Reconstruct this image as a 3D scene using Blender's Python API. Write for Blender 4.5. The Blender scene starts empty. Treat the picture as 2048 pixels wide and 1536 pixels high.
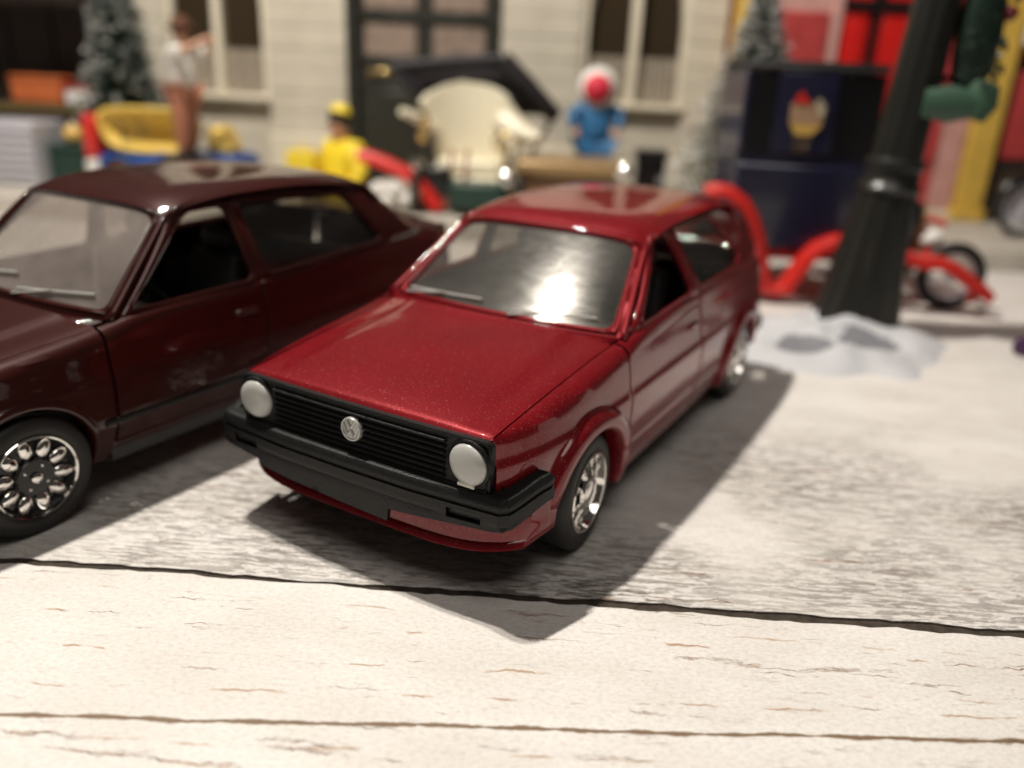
import bpy, bmesh, math, random
import numpy as np
from mathutils import Vector, Matrix, Euler
from mathutils.geometry import delaunay_2d_cdt
random.seed(7)
S = bpy.context.scene
COL = S.collection
R = math.radians

# ------------------------------------------------------------------ camera
cam_d = bpy.data.cameras.new('camera'); cam = bpy.data.objects.new('camera', cam_d); COL.objects.link(cam)
rx = Vector((0.9972358, 0.0594679, 0.0445456)); up = Vector((-0.0625838, 0.3491170, 0.9349870)); fw = Vector((-0.0400501, 0.9351903, -0.3518737))
cam.matrix_world = Matrix(((rx.x, up.x, -fw.x, 0.84476), (rx.y, up.y, -fw.y, -3.11447), (rx.z, up.z, -fw.z, 2.11337), (0, 0, 0, 1)))
cam_d.sensor_width = 36; cam_d.lens = 36*1627.7/2048
cam_d.clip_start = .05; cam_d.clip_end = 300
cam_d.dof.use_dof = True; cam_d.dof.focus_distance = 3.28; cam_d.dof.aperture_fstop = cam_d.lens/1000/.077
cam_d.dof.aperture_blades = 0
S.camera = cam
# ------------------------------------------------------------------ light: a lamp hanging over the table, dim room
W = bpy.data.worlds.new('World'); S.world = W; W.use_nodes = True
bg = W.node_tree.nodes['Background']; bg.inputs[0].default_value = (1.0, .91, .80, 1); bg.inputs[1].default_value = .038
def lamp(x, y, z, e, rad):
    d = bpy.data.lights.new('lamp', 'POINT'); d.energy = e; d.color = (1, .935, .835); d.shadow_soft_size = rad
    o = bpy.data.objects.new('lamp', d); o.location = (x, y, z); COL.objects.link(o)
lamp(-4.3, 3.0, 15.0, 5400, .20)
lamp(-3.7, 3.45, 15.0, 5400, .20)
ad = bpy.data.lights.new('fill_light', 'AREA'); ad.shape = 'DISK'; ad.size = 13; ad.energy = 1150; ad.color = (1, .93, .85)   # added soft fill for shadows and front faces, high above and behind the camera
ao = bpy.data.objects.new('fill_light', ad); COL.objects.link(ao); ao.location = (3, -9, 24); ao.rotation_euler = (Vector((0, 3, 0))-Vector((3, -9, 24))).to_track_quat('-Z', 'Y').to_euler()
S.view_settings.view_transform = 'Standard'; S.view_settings.look = 'None'; S.view_settings.exposure = .28; S.view_settings.gamma = 1
S.cycles.max_bounces = 10; S.cycles.transparent_max_bounces = 16
S.cycles.sample_clamp_indirect = 6; S.cycles.caustics_reflective = False; S.cycles.caustics_refractive = False

# ------------------------------------------------------------------ materials
def mat(name, col, rough=.5, metal=0, coat=0, spec=.5, noise=None, bump=0, bscale=40, alpha=1, sheen=0, coatr=.04, var=0, vscale=6, trans=0):
    m = bpy.data.materials.new(name); m.use_nodes = True
    nt = m.node_tree; p = nt.nodes['Principled BSDF']
    p.inputs['Base Color'].default_value = (*col, 1); p.inputs['Roughness'].default_value = rough
    p.inputs['Metallic'].default_value = metal; p.inputs['Coat Weight'].default_value = coat
    p.inputs['Coat Roughness'].default_value = coatr; p.inputs['Specular IOR Level'].default_value = spec
    p.inputs['Alpha'].default_value = alpha; p.inputs['Sheen Weight'].default_value = sheen
    p.inputs['Transmission Weight'].default_value = trans
    tc = nt.nodes.new('ShaderNodeTexCoord')
    if var:
        n = nt.nodes.new('ShaderNodeTexNoise'); n.inputs['Scale'].default_value = vscale; n.inputs['Detail'].default_value = 6
        nt.links.new(tc.outputs['Object'], n.inputs['Vector'])
        mx = nt.nodes.new('ShaderNodeMix'); mx.data_type = 'RGBA'; mx.blend_type = 'MULTIPLY'; mx.inputs['Factor'].default_value = var
        mx.inputs[6].default_value = (*col, 1)
        cr = nt.nodes.new('ShaderNodeMapRange'); cr.inputs[1].default_value = .3; cr.inputs[2].default_value = .7; cr.inputs[3].default_value = .35; cr.inputs[4].default_value = 1.15
        nt.links.new(n.outputs['Fac'], cr.inputs[0]); nt.links.new(cr.outputs[0], mx.inputs[7]); nt.links.new(mx.outputs[2], p.inputs['Base Color'])
    if bump:
        n = nt.nodes.new('ShaderNodeTexNoise'); n.inputs['Scale'].default_value = bscale; n.inputs['Detail'].default_value = 4
        nt.links.new(tc.outputs['Object'], n.inputs['Vector'])
        b = nt.nodes.new('ShaderNodeBump'); b.inputs['Strength'].default_value = bump; b.inputs['Distance'].default_value = .01
        nt.links.new(n.outputs['Fac'], b.inputs['Height']); nt.links.new(b.outputs['Normal'], p.inputs['Normal'])
    return m
def paint(name, col, flake, metal=.45, rough=.38, fl=.5):
    m = mat(name, col, rough, metal, .9, .12, coatr=.03)
    nt = m.node_tree; p = nt.nodes['Principled BSDF']
    tc = [n for n in nt.nodes if n.type == 'TEX_COORD'][0]
    v = nt.nodes.new('ShaderNodeTexVoronoi'); v.inputs['Scale'].default_value = 300
    nt.links.new(tc.outputs['Object'], v.inputs['Vector'])
    # every flake tilts a little, a few are bright
    sub = nt.nodes.new('ShaderNodeVectorMath'); sub.operation = 'SUBTRACT'; sub.inputs[1].default_value = (.5, .5, .5)
    nt.links.new(v.outputs['Color'], sub.inputs[0])
    sc = nt.nodes.new('ShaderNodeVectorMath'); sc.operation = 'SCALE'; sc.inputs['Scale'].default_value = fl
    nt.links.new(sub.outputs[0], sc.inputs[0])
    g = nt.nodes.new('ShaderNodeNewGeometry')
    ad = nt.nodes.new('ShaderNodeVectorMath'); ad.operation = 'ADD'; nt.links.new(g.outputs['Normal'], ad.inputs[0]); nt.links.new(sc.outputs[0], ad.inputs[1])
    no = nt.nodes.new('ShaderNodeVectorMath'); no.operation = 'NORMALIZE'; nt.links.new(ad.outputs[0], no.inputs[0])
    nt.links.new(no.outputs[0], p.inputs['Normal'])
    sx = nt.nodes.new('ShaderNodeSeparateColor'); nt.links.new(v.outputs['Color'], sx.inputs[0])
    th = nt.nodes.new('ShaderNodeMapRange'); th.inputs[1].default_value = .972; th.inputs[2].default_value = 1.0
    nt.links.new(sx.outputs[0], th.inputs[0])
    n = nt.nodes.new('ShaderNodeTexNoise'); n.inputs['Scale'].default_value = 3.2; n.inputs['Detail'].default_value = 5
    nt.links.new(tc.outputs['Object'], n.inputs['Vector'])
    mr = nt.nodes.new('ShaderNodeMapRange'); mr.inputs[1].default_value = .35; mr.inputs[2].default_value = .65; mr.inputs[3].default_value = .93; mr.inputs[4].default_value = 1.05
    nt.links.new(n.outputs['Fac'], mr.inputs[0])
    mu = nt.nodes.new('ShaderNodeMix'); mu.data_type = 'RGBA'; mu.blend_type = 'MULTIPLY'; mu.inputs['Factor'].default_value = 1; mu.inputs[6].default_value = (*col, 1)
    nt.links.new(mr.outputs[0], mu.inputs[7])
    mx = nt.nodes.new('ShaderNodeMix'); mx.data_type = 'RGBA'; mx.inputs[7].default_value = (*flake, 1)
    nt.links.new(th.outputs[0], mx.inputs['Factor']); nt.links.new(mu.outputs[2], mx.inputs[6]); nt.links.new(mx.outputs[2], p.inputs['Base Color'])
    # slight orange peel under the lacquer
    n2 = nt.nodes.new('ShaderNodeTexNoise'); n2.inputs['Scale'].default_value = 22; n2.inputs['Detail'].default_value = 3
    nt.links.new(tc.outputs['Object'], n2.inputs['Vector'])
    b = nt.nodes.new('ShaderNodeBump'); b.inputs['Strength'].default_value = .10; b.inputs['Distance'].default_value = .006
    nt.links.new(n2.outputs['Fac'], b.inputs['Height']); nt.links.new(b.outputs['Normal'], p.inputs['Coat Normal'])
    return m
M = {}
M['red'] = paint('red metallic paint', (.195, .004, .009), (.42, .14, .11), .22, .40, .05)
M['maroon'] = paint('maroon paint', (.036, .0045, .003), (.04, .006, .004), .1, .45, .04)
M['blk'] = mat('black moulded plastic', (.009, .009, .009), .48, spec=.3, bump=.35, bscale=90, var=.5, vscale=25)
M['gblk'] = mat('gloss black plastic', (.008, .008, .009), .22)
M['int'] = mat('dark interior plastic', (.024, .024, .025), .45)
M['tyre'] = mat('black rubber', (.014, .013, .012), .55, bump=.15, bscale=60, var=.4, vscale=9)
M['chrome'] = mat('chrome plating', (.82, .80, .77), .10, 1, bump=.08, bscale=30)
M['lens'] = mat('frosted grey lamp lens', (.50, .50, .48), .30, coat=.4, bump=.05, bscale=60)
M['silver'] = mat('silver plastic', (.50, .50, .48), .35, .35, coat=.3)
M['sign_white'] = mat('white print', (.75, .72, .66), .5)
def clear(name, haze, hz, gl, rough, tint=(.80, .78, .75)):
    """scuffed clear plastic: see-through sheet, a little milky, with a soft and a sharp reflection"""
    m = bpy.data.materials.new(name); m.use_nodes = True; nt = m.node_tree; N = nt.nodes; L = nt.links; N.remove(N['Principled BSDF']); out = N['Material Output']
    tr = N.new('ShaderNodeBsdfTransparent'); tr.inputs[0].default_value = (*tint, 1)
    df = N.new('ShaderNodeBsdfDiffuse'); df.inputs[0].default_value = (*haze, 1)
    g1 = N.new('ShaderNodeBsdfGlossy'); g1.inputs['Roughness'].default_value = rough; g1.inputs[0].default_value = (.9, .88, .85, 1)
    g2 = N.new('ShaderNodeBsdfGlossy'); g2.inputs['Roughness'].default_value = .045
    tc = N.new('ShaderNodeTexCoord'); mp = N.new('ShaderNodeMapping'); mp.inputs['Scale'].default_value = (7, 3, 26); L.new(tc.outputs['Object'], mp.inputs[0])
    n = N.new('ShaderNodeTexNoise'); n.inputs['Scale'].default_value = 1; n.inputs['Detail'].default_value = 6; n.inputs['Distortion'].default_value = 1.2; L.new(mp.outputs[0], n.inputs['Vector'])
    n2 = N.new('ShaderNodeTexNoise'); n2.inputs['Scale'].default_value = 2.6; n2.inputs['Detail'].default_value = 5; L.new(tc.outputs['Object'], n2.inputs['Vector'])
    r1 = N.new('ShaderNodeMapRange'); L.new(n.outputs['Fac'], r1.inputs[0])
    for i, k in enumerate((.35, .72, gl*.75, gl*1.7)): r1.inputs[i+1].default_value = k
    r2 = N.new('ShaderNodeMapRange'); L.new(n2.outputs['Fac'], r2.inputs[0])
    for i, k in enumerate((.35, .68, hz*.7, hz*1.35)): r2.inputs[i+1].default_value = k
    b = N.new('ShaderNodeBump'); b.inputs['Strength'].default_value = .07; b.inputs['Distance'].default_value = .01; L.new(n.outputs['Fac'], b.inputs['Height']); L.new(b.outputs[0], g2.inputs['Normal'])
    fr = N.new('ShaderNodeFresnel'); ge = N.new('ShaderNodeNewGeometry'); io = N.new('ShaderNodeMapRange'); io.inputs[3].default_value = 1.45; io.inputs[4].default_value = 1/1.45; L.new(ge.outputs['Backfacing'], io.inputs[0]); L.new(io.outputs[0], fr.inputs[0])   # the back of the sheet reflects like its front
    m1 = N.new('ShaderNodeMixShader'); m2 = N.new('ShaderNodeMixShader'); m3 = N.new('ShaderNodeMixShader')
    L.new(r2.outputs[0], m1.inputs[0]); L.new(tr.outputs[0], m1.inputs[1]); L.new(df.outputs[0], m1.inputs[2])
    L.new(r1.outputs[0], m2.inputs[0]); L.new(m1.outputs[0], m2.inputs[1]); L.new(g1.outputs[0], m2.inputs[2])
    L.new(fr.outputs[0], m3.inputs[0]); L.new(m2.outputs[0], m3.inputs[1]); L.new(g2.outputs[0], m3.inputs[2]); L.new(m3.outputs[0], out.inputs[0])
    return m
M['clear'] = clear('clear plastic glazing', (.34, .33, .31), .105, .011, .20)
M['clear2'] = clear('clear plastic glazing with painted reflection haze', (.40, .345, .32), .34, .03, .22)  # milky pinkish diffuse stands in for room reflections on the windscreen
M['sideglass'] = clear('thin side glazing', (.20, .19, .18), .05, .006, .2, (.78, .77, .75))

# ------------------------------------------------------------------ helpers
def finish(bm, name, m, parent=None, bevel=0, ang=38, seg=2, smooth=True):
    bmesh.ops.recalc_face_normals(bm, faces=bm.faces) if not getattr(finish, 'keep', False) else None
    me = bpy.data.meshes.new(name)
    for f in bm.faces: f.smooth = smooth
    lim = R(ang)
    for e in bm.edges:
        if len(e.link_faces) == 2 and e.calc_face_angle(0) > lim: e.smooth = False
    bm.to_mesh(me); bm.free()
    if isinstance(m, (list, tuple)):
        for q in m: me.materials.append(q)
    else: me.materials.append(m)
    o = bpy.data.objects.new(name, me); COL.objects.link(o)
    if parent: o.parent = parent
    if bevel:
        b = o.modifiers.new('bevel', 'BEVEL'); b.width = bevel; b.segments = seg; b.limit_method = 'ANGLE'; b.angle_limit = R(35)
    return o
def thing(name, label, cat, loc=(0, 0, 0), rz=0, group=None):
    o = bpy.data.objects.new(name, None); o.empty_display_size = .1; o.location = loc; o.rotation_euler = (0, 0, rz)
    o['label'] = label; o['category'] = cat
    if group: o['group'] = group
    COL.objects.link(o); return o
def tag(o, label, cat, group=None):
    o['label'] = label; o['category'] = cat
    if group: o['group'] = group
    return o
def struct(o): o['kind'] = 'structure'; return o
def bx(bm, x0, x1, y0, y1, z0, z1, mtx=None):
    vs = [bm.verts.new((x, y, z)) for z in (z0, z1) for y in (y0, y1) for x in (x0, x1)]
    if mtx is not None:
        for v in vs: v.co = mtx @ v.co
    for q in ((0, 1, 3, 2), (4, 6, 7, 5), (0, 4, 5, 1), (1, 5, 7, 3), (3, 7, 6, 2), (2, 6, 4, 0)): bm.faces.new([vs[i] for i in q])
def box(name, m, parent, x0, x1, y0, y1, z0, z1, bevel=0, seg=2, mtx=None):
    bm = bmesh.new(); bx(bm, x0, x1, y0, y1, z0, z1, mtx); return finish(bm, name, m, parent, bevel, seg=seg)
def frame_of(d):
    d = d.normalized(); a = Vector((0, 0, 1)) if abs(d.z) < .9 else Vector((1, 0, 0))
    u = d.cross(a).normalized(); return u, d.cross(u)
def tube(bm, pts, rad, n=10, flat=1.0, cap=True, upv=None):
    pts = [Vector(p) for p in pts]; rings = []
    for i, p in enumerate(pts):
        d = (pts[min(i+1, len(pts)-1)] - pts[max(i-1, 0)])
        if upv is not None:
            u = d.normalized().cross(Vector(upv)).normalized(); v = u.cross(d.normalized())
        else: u, v = frame_of(d)
        r = rad[i] if isinstance(rad, (list, tuple)) else rad
        rings.append([bm.verts.new(p + u*math.cos(2*math.pi*k/n)*r + v*math.sin(2*math.pi*k/n)*r*flat) for k in range(n)])
    for a, b in zip(rings, rings[1:]):
        for k in range(n): bm.faces.new((a[k], a[(k+1) % n], b[(k+1) % n], b[k]))
    if cap: bm.faces.new(rings[0][::-1]); bm.faces.new(rings[-1])
def lathe(bm, prof, n=32, mtx=Matrix(), cap0=False, cap1=False):
    """prof: (radius, height) revolved about local Z"""
    rings = []
    for r, h in prof:
        if r < 1e-5: rings.append([bm.verts.new(mtx @ Vector((0, 0, h)))])
        else: rings.append([bm.verts.new(mtx @ Vector((r*math.cos(2*math.pi*k/n), r*math.sin(2*math.pi*k/n), h))) for k in range(n)])
    for a, b in zip(rings, rings[1:]):
        for k in range(n):
            q = [a[k % len(a)], a[(k+1) % n % len(a)], b[(k+1) % n % len(b)], b[k % len(b)]]
            q2 = []
            for v in q:
                if v not in q2: q2.append(v)
            if len(q2) > 2: bm.faces.new(q2)
    if cap0 and len(rings[0]) > 2: bm.faces.new(rings[0][::-1])
    if cap1 and len(rings[-1]) > 2: bm.faces.new(rings[-1])
def ellipsoid(bm, c, r, mtx=None, seg=16, rings=10):
    t = Matrix.Translation(Vector(c)) @ (mtx or Matrix()) @ Matrix.Diagonal((*r, 1))
    bmesh.ops.create_uvsphere(bm, u_segments=seg, v_segments=rings, radius=1, matrix=t)
def pchip(xs, ys):
    xs = np.array(xs, float); ys = np.array(ys, float); h = np.diff(xs); d = np.diff(ys)/h; m = np.zeros(len(xs)); m[0] = d[0]; m[-1] = d[-1]
    for i in range(1, len(xs)-1):
        m[i] = 0 if d[i-1]*d[i] <= 0 else 2*d[i-1]*d[i]/(d[i-1]+d[i])
    def f(x):
        x = min(max(x, xs[0]), xs[-1]); i = min(int(np.searchsorted(xs, x, 'right')) - 1, len(xs)-2); t = (x-xs[i])/h[i]
        return float((1+2*t)*(1-t)**2*ys[i] + t*(1-t)**2*h[i]*m[i] + t*t*(3-2*t)*ys[i+1] + t*t*(t-1)*h[i]*m[i+1])
    return f
def lin(xs, ys): return lambda x: float(np.interp(x, xs, ys))
def inside(p, poly):
    c = False; x, y = p; j = len(poly)-1
    for i in range(len(poly)):
        xi, yi = poly[i]; xj, yj = poly[j]
        if (yi > y) != (yj > y) and x < (xj-xi)*(y-yi)/(yj-yi)+xi: c = not c
        j = i
    return c
def densify(poly, step):
    out = []
    for i, a in enumerate(poly):
        b = poly[(i+1) % len(poly)]; L = math.hypot(b[0]-a[0], b[1]-a[1]); n = max(1, int(math.ceil(L/step-1e-6)))
        for k in range(n): out.append((a[0]+(b[0]-a[0])*k/n, a[1]+(b[1]-a[1])*k/n))
    return out
def rounded(poly, r, n=4):
    out = []
    N = len(poly)
    for i in range(N):
        p = Vector(poly[i]); a = (Vector(poly[i-1])-p); b = (Vector(poly[(i+1) % N])-p)
        q = min(r, a.length*.45, b.length*.45); a.normalize(); b.normalize()
        A = p+a*q; B = p+b*q
        for k in range(n+1):
            t = k/n; out.append(tuple(A*(1-t)**2 + p*2*t*(1-t) + B*t*t))
    return out
def dist_seg(p, poly):
    d = 9
    for i in range(len(poly)):
        ax, ay = poly[i]; bx_, by = poly[(i+1) % len(poly)]; vx, vy = bx_-ax, by-ay; L = vx*vx+vy*vy
        t = 0 if L == 0 else max(0, min(1, ((p[0]-ax)*vx+(p[1]-ay)*vy)/L)); d = min(d, math.hypot(p[0]-ax-t*vx, p[1]-ay-t*vy))
    return d
def panel(bm, outline, holes, fmap, step, thick, outward, rows=None, cols=None):
    """a curved sheet with holes: outline and holes in 2D, fmap lifts them to 3D, thick solidifies it inwards"""
    out = densify(outline, step); hs = [densify(h, step) for h in holes]
    verts = []; edges = []
    for lp in [out]+hs:
        n0 = len(verts); verts += lp; edges += [(n0+i, n0+(i+1) % len(lp)) for i in range(len(lp))]
    xs = [p[0] for p in out]; ys = [p[1] for p in out]
    gx = np.arange(min(xs)+step*.5, max(xs), step) if cols is None else cols
    gy = np.arange(min(ys)+step*.5, max(ys), step) if rows is None else rows
    for x in gx:
        for y in gy:
            p = (float(x), float(y))
            if inside(p, out) and not any(inside(p, h) for h in hs) and dist_seg(p, outline) > step*.35 and all(dist_seg(p, h) > step*.35 for h in holes): verts.append(p)
    vo, eo, fo, *_ = delaunay_2d_cdt([Vector(v) for v in verts], edges, [], 0, 1e-5)
    fo = [f for f in fo if (lambda c: inside(c, out) and not any(inside(c, h) for h in hs))((sum(vo[i][0] for i in f)/len(f), sum(vo[i][1] for i in f)/len(f)))]
    P = [Vector(fmap(v[0], v[1])) for v in vo]
    nr = [Vector() for _ in P]; tot = Vector()
    for f in fo:
        n = (P[f[1]]-P[f[0]]).cross(P[f[2]]-P[f[0]]); tot += n
        for i in f: nr[i] += n
    s = 1 if tot.dot(Vector(outward)) > 0 else -1
    used = sorted({i for f in fo for i in f})
    A = {i: bm.verts.new(P[i]) for i in used}; B = {i: bm.verts.new(P[i] - nr[i].normalized()*thick*s) for i in used}
    cnt = {}
    for f in fo:
        f = list(f) if s > 0 else list(f)[::-1]
        bm.faces.new([A[i] for i in f]); bm.faces.new([B[i] for i in f[::-1]])
        for a, b in zip(f, f[1:]+f[:1]): cnt[(a, b)] = 1
    for (a, b) in cnt:
        if (b, a) not in cnt: bm.faces.new((A[b], A[a], B[a], B[b]))
def arc(cx, cy, r, a0, a1, n): return [(cx+r*math.cos(R(a0+(a1-a0)*k/n)), cy+r*math.sin(R(a0+(a1-a0)*k/n))) for k in range(n+1)]

# ------------------------------------------------------------------ the table
M_wood = bpy.data.materials.new('whitewashed wood'); M_wood.use_nodes = True
def wood():
    nt = M_wood.node_tree; N = nt.nodes; L = nt.links; p = N['Principled BSDF']; p.inputs['Roughness'].default_value = .5; p.inputs['Specular IOR Level'].default_value = .35
    g = N.new('ShaderNodeNewGeometry')
    def vm(op, a, b=None, sc=None):
        n = N.new('ShaderNodeVectorMath'); n.operation = op; L.new(a, n.inputs[0])
        if b is not None: n.inputs[1].default_value = b
        return n.outputs[0]
    def noise(scale, det=5, off=(0, 0, 0), rough=.55, dist=0):
        n = N.new('ShaderNodeTexNoise'); n.inputs['Scale'].default_value = 1; n.inputs['Detail'].default_value = det; n.inputs['Roughness'].default_value = rough; n.inputs['Distortion'].default_value = dist
        v = vm('MULTIPLY', vm('ADD', g.outputs['Position'], off), scale); L.new(v, n.inputs['Vector']); return n.outputs['Fac']
    def wnoise(scale, det, off, rough, dist, amp):
        # the same noise seen through a small wobble, so that cracks run ragged
        k = N.new('ShaderNodeTexNoise'); k.inputs['Scale'].default_value = 16; k.inputs['Detail'].default_value = 4; L.new(g.outputs['Position'], k.inputs['Vector'])
        q = vm('MULTIPLY', vm('SUBTRACT', k.outputs['Color'], (.5, .5, .5)), (amp, amp, 0))
        ad_ = N.new('ShaderNodeVectorMath'); ad_.operation = 'ADD'; L.new(g.outputs['Position'], ad_.inputs[0]); L.new(q, ad_.inputs[1])
        n = N.new('ShaderNodeTexNoise'); n.inputs['Scale'].default_value = 1; n.inputs['Detail'].default_value = det; n.inputs['Roughness'].default_value = rough; n.inputs['Distortion'].default_value = dist
        L.new(vm('MULTIPLY', vm('ADD', ad_.outputs[0], off), scale), n.inputs['Vector']); return n.outputs['Fac']
    def mr(x, a, b, c=0, d=1):
        n = N.new('ShaderNodeMapRange'); L.new(x, n.inputs[0])
        for i, k in enumerate((a, b, c, d)): n.inputs[i+1].default_value = k
        return n.outputs[0]
    def mth(op, a, b):
        n = N.new('ShaderNodeMath'); n.operation = op
        for i, k in enumerate((a, b)):
            if isinstance(k, (int, float)): n.inputs[i].default_value = k
            else: L.new(k, n.inputs[i])
        return n.outputs[0]
    def mix(f, a, b):
        n = N.new('ShaderNodeMix'); n.data_type = 'RGBA'; L.new(f, n.inputs['Factor'])
        for i, k in ((6, a), (7, b)):
            if isinstance(k, tuple): n.inputs[i].default_value = (*k, 1)
            else: L.new(k, n.inputs[i])
        return n.outputs[2]
    sep = N.new('ShaderNodeSeparateXYZ'); L.new(g.outputs['Position'], sep.inputs[0]); X, Y = sep.outputs[0], sep.outputs[1]
    white = mix(mr(noise((1.2, 3, 1), 4), .35, .65), (.70, .665, .63), (.80, .77, .745))
    # worn grey grain, strongest on the plank the cars stand on, in broad patches
    patch = mr(noise((.50, .62, 1), 3, (7.3, 2.9, 0)), .40, .60, .14, 1)
    rear = mr(Y, -.14, -.10)
    near = mr(Y, .6, 2.6, 1, .22)
    grain = mth('MAXIMUM', mr(noise((5, 36, 1), 6, (0, 0, 0), .64, .6), .54, .575), mth('MULTIPLY', mr(noise((9, 64, 1), 5, (5, 2, 0), .64, .4), .54, .575), .8))
    fine = mr(noise((20, 90, 1), 5, (1, 6, 0), .72, .5), .47, .62)
    gg = mth('MULTIPLY', mth('MULTIPLY', patch, rear), near)
    amt = mth('MULTIPLY', gg, mth('ADD', mth('MULTIPLY', grain, .85), mth('MULTIPLY', fine, .22)))
    c = mix(amt, white, (.095, .078, .062))
    stip = mr(noise((38, 62, 1), 6, (3, 9, 0), .75), .44, .64, 0, .42)
    c = mix(stip, c, (.46, .41, .36))
    blotch = mth('MULTIPLY', mr(noise((1.6, 5, 1), 6, (9, 4, 0), .65), .60, .78), mr(Y, -.14, -.10, .12, .75))
    c = mix(blotch, c, (.30, .25, .20))
    # brown flecks: short cracks along the grain
    crack = mr(wnoise((1.7, 26, 1), 8, (2.3, 7.7, 0), .66, .6, .05), .615, .640)
    cm = mth('MULTIPLY', mth('MULTIPLY', crack, mr(noise((.9, 1.6, 1), 3, (1, 1, 0)), .42, .55)), mr(noise((9, 9, 1), 4, (6, 1, 0), .7), .40, .58, .15, 1))
    c = mix(mth('MULTIPLY', cm, .85), c, (.36, .17, .07))
    dots = mr(noise((16, 44, 1), 5, (4, 4, 0), .7), .665, .70)
    c = mix(mth('MULTIPLY', dots, .5), c, (.42, .27, .17))
    # one long crack right along the front plank, slightly off the grain, and its fainter neighbours
    def line(y0, sl, w, amp, seed, lo, hi, col, c, fade):
        yy = mth('ADD', mth('ADD', mth('MULTIPLY', X, sl), y0), mth('MULTIPLY', mth('SUBTRACT', noise((2.4, .1, 1), 5, (seed, seed, 0), .65), .5), amp))
        d = mth('ABSOLUTE', mth('SUBTRACT', Y, yy), 0)
        wn = mth('MULTIPLY', mr(noise((9, 9, 1), 3, (seed, 0, 0)), .25, .75, .15, 1.5), w)
        k = mth('MULTIPLY', mr(mth('DIVIDE', d, wn), .6, 1.2, 1, 0), mr(noise((3, .1, 1), 4, (seed*2, 1, 0)), lo, hi))
        return mix(mth('MULTIPLY', k, fade), c, col)
    c = line(-.945, .071, .012, .045, 3, .30, .36, (.17, .10, .045), c, .95)
    c = line(-.80, .060, .006, .10, 8, .50, .56, (.38, .22, .12), c, .8)
    c = line(-.62, .020, .006, .12, 15, .52, .58, (.40, .24, .13), c, .8)
    c = line(-.42, .030, .007, .14, 23, .54, .60, (.36, .20, .10), c, .8)
    c = line(-.27, -.010, .006, .08, 31, .50, .60, (.42, .27, .16), c, .8)
    c = line(-1.05, .05, .006, .08, 44, .50, .58, (.42, .27, .16), c, .8)
    tiny = mr(noise((70, 110, 1), 3), .58, .70)
    c = mix(mth('MULTIPLY', tiny, .22), c, (.40, .34, .29))
    L.new(c, p.inputs['Base Color'])
    b = N.new('ShaderNodeBump'); b.inputs['Strength'].default_value = .75; b.inputs['Distance'].default_value = .014
    h = mth('SUBTRACT', mth('ADD', mth('MULTIPLY', noise((30, 60, 1), 5), .35), mth('MULTIPLY', noise((6, 90, 1), 4), .25)), mth('ADD', mth('MULTIPLY', cm, .5), mth('MULTIPLY', amt, .5)))
    L.new(h, b.inputs['Height']); L.new(b.outputs['Normal'], p.inputs['Normal'])
wood()
M_seam = mat('dark gap dirt', (.055, .040, .028), .9, bump=.8, bscale=30, var=.9, vscale=22)
table = bpy.data.objects.new('table', None); COL.objects.link(table); struct(table)
def plank(y0, y1):
    bm = bmesh.new(); n = 520; x0, x1 = -16, 14
    rnd = random.Random(int(y0*100)); j0 = j1 = 0; row = []
    for i in range(n+1):
        j0 = j0*.6 + rnd.uniform(-.010, .010); j1 = j1*.6 + rnd.uniform(-.010, .010)
        x = x0+(x1-x0)*i/n
        if y0 > -5: a = y0+j0
        else: a = y0
        pr = [(a, -.018), (a+.002, -.010), (a+.008, 0), ((y0+y1)/2, 0), (y1+j1-.008, 0), (y1+j1-.002, -.010), (y1+j1, -.018)]
        row.append([bm.verts.new((x, py, pz)) for py, pz in pr])
    for a, b in zip(row, row[1:]):
        for k in range(6): bm.faces.new((a[k], b[k], b[k+1], a[k+1])).material_index = int(k in (0, 1, 4, 5))
    return finish(bm, 'plank', [M_wood, M_seam], table)
plank(-3.4, -.139); plank(-.109, 7.92); plank(7.945, 14)
box('table_base', M_seam, table, -16, 14, -3.4, 14, -.30, -.009)

# ------------------------------------------------------------------ toy car builder
ANG = -R(27.12877)
def car_frame(x, y):
    c, s = math.cos(ANG), math.sin(ANG); return (c*x - s*y, s*x + c*y, 0)

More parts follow.
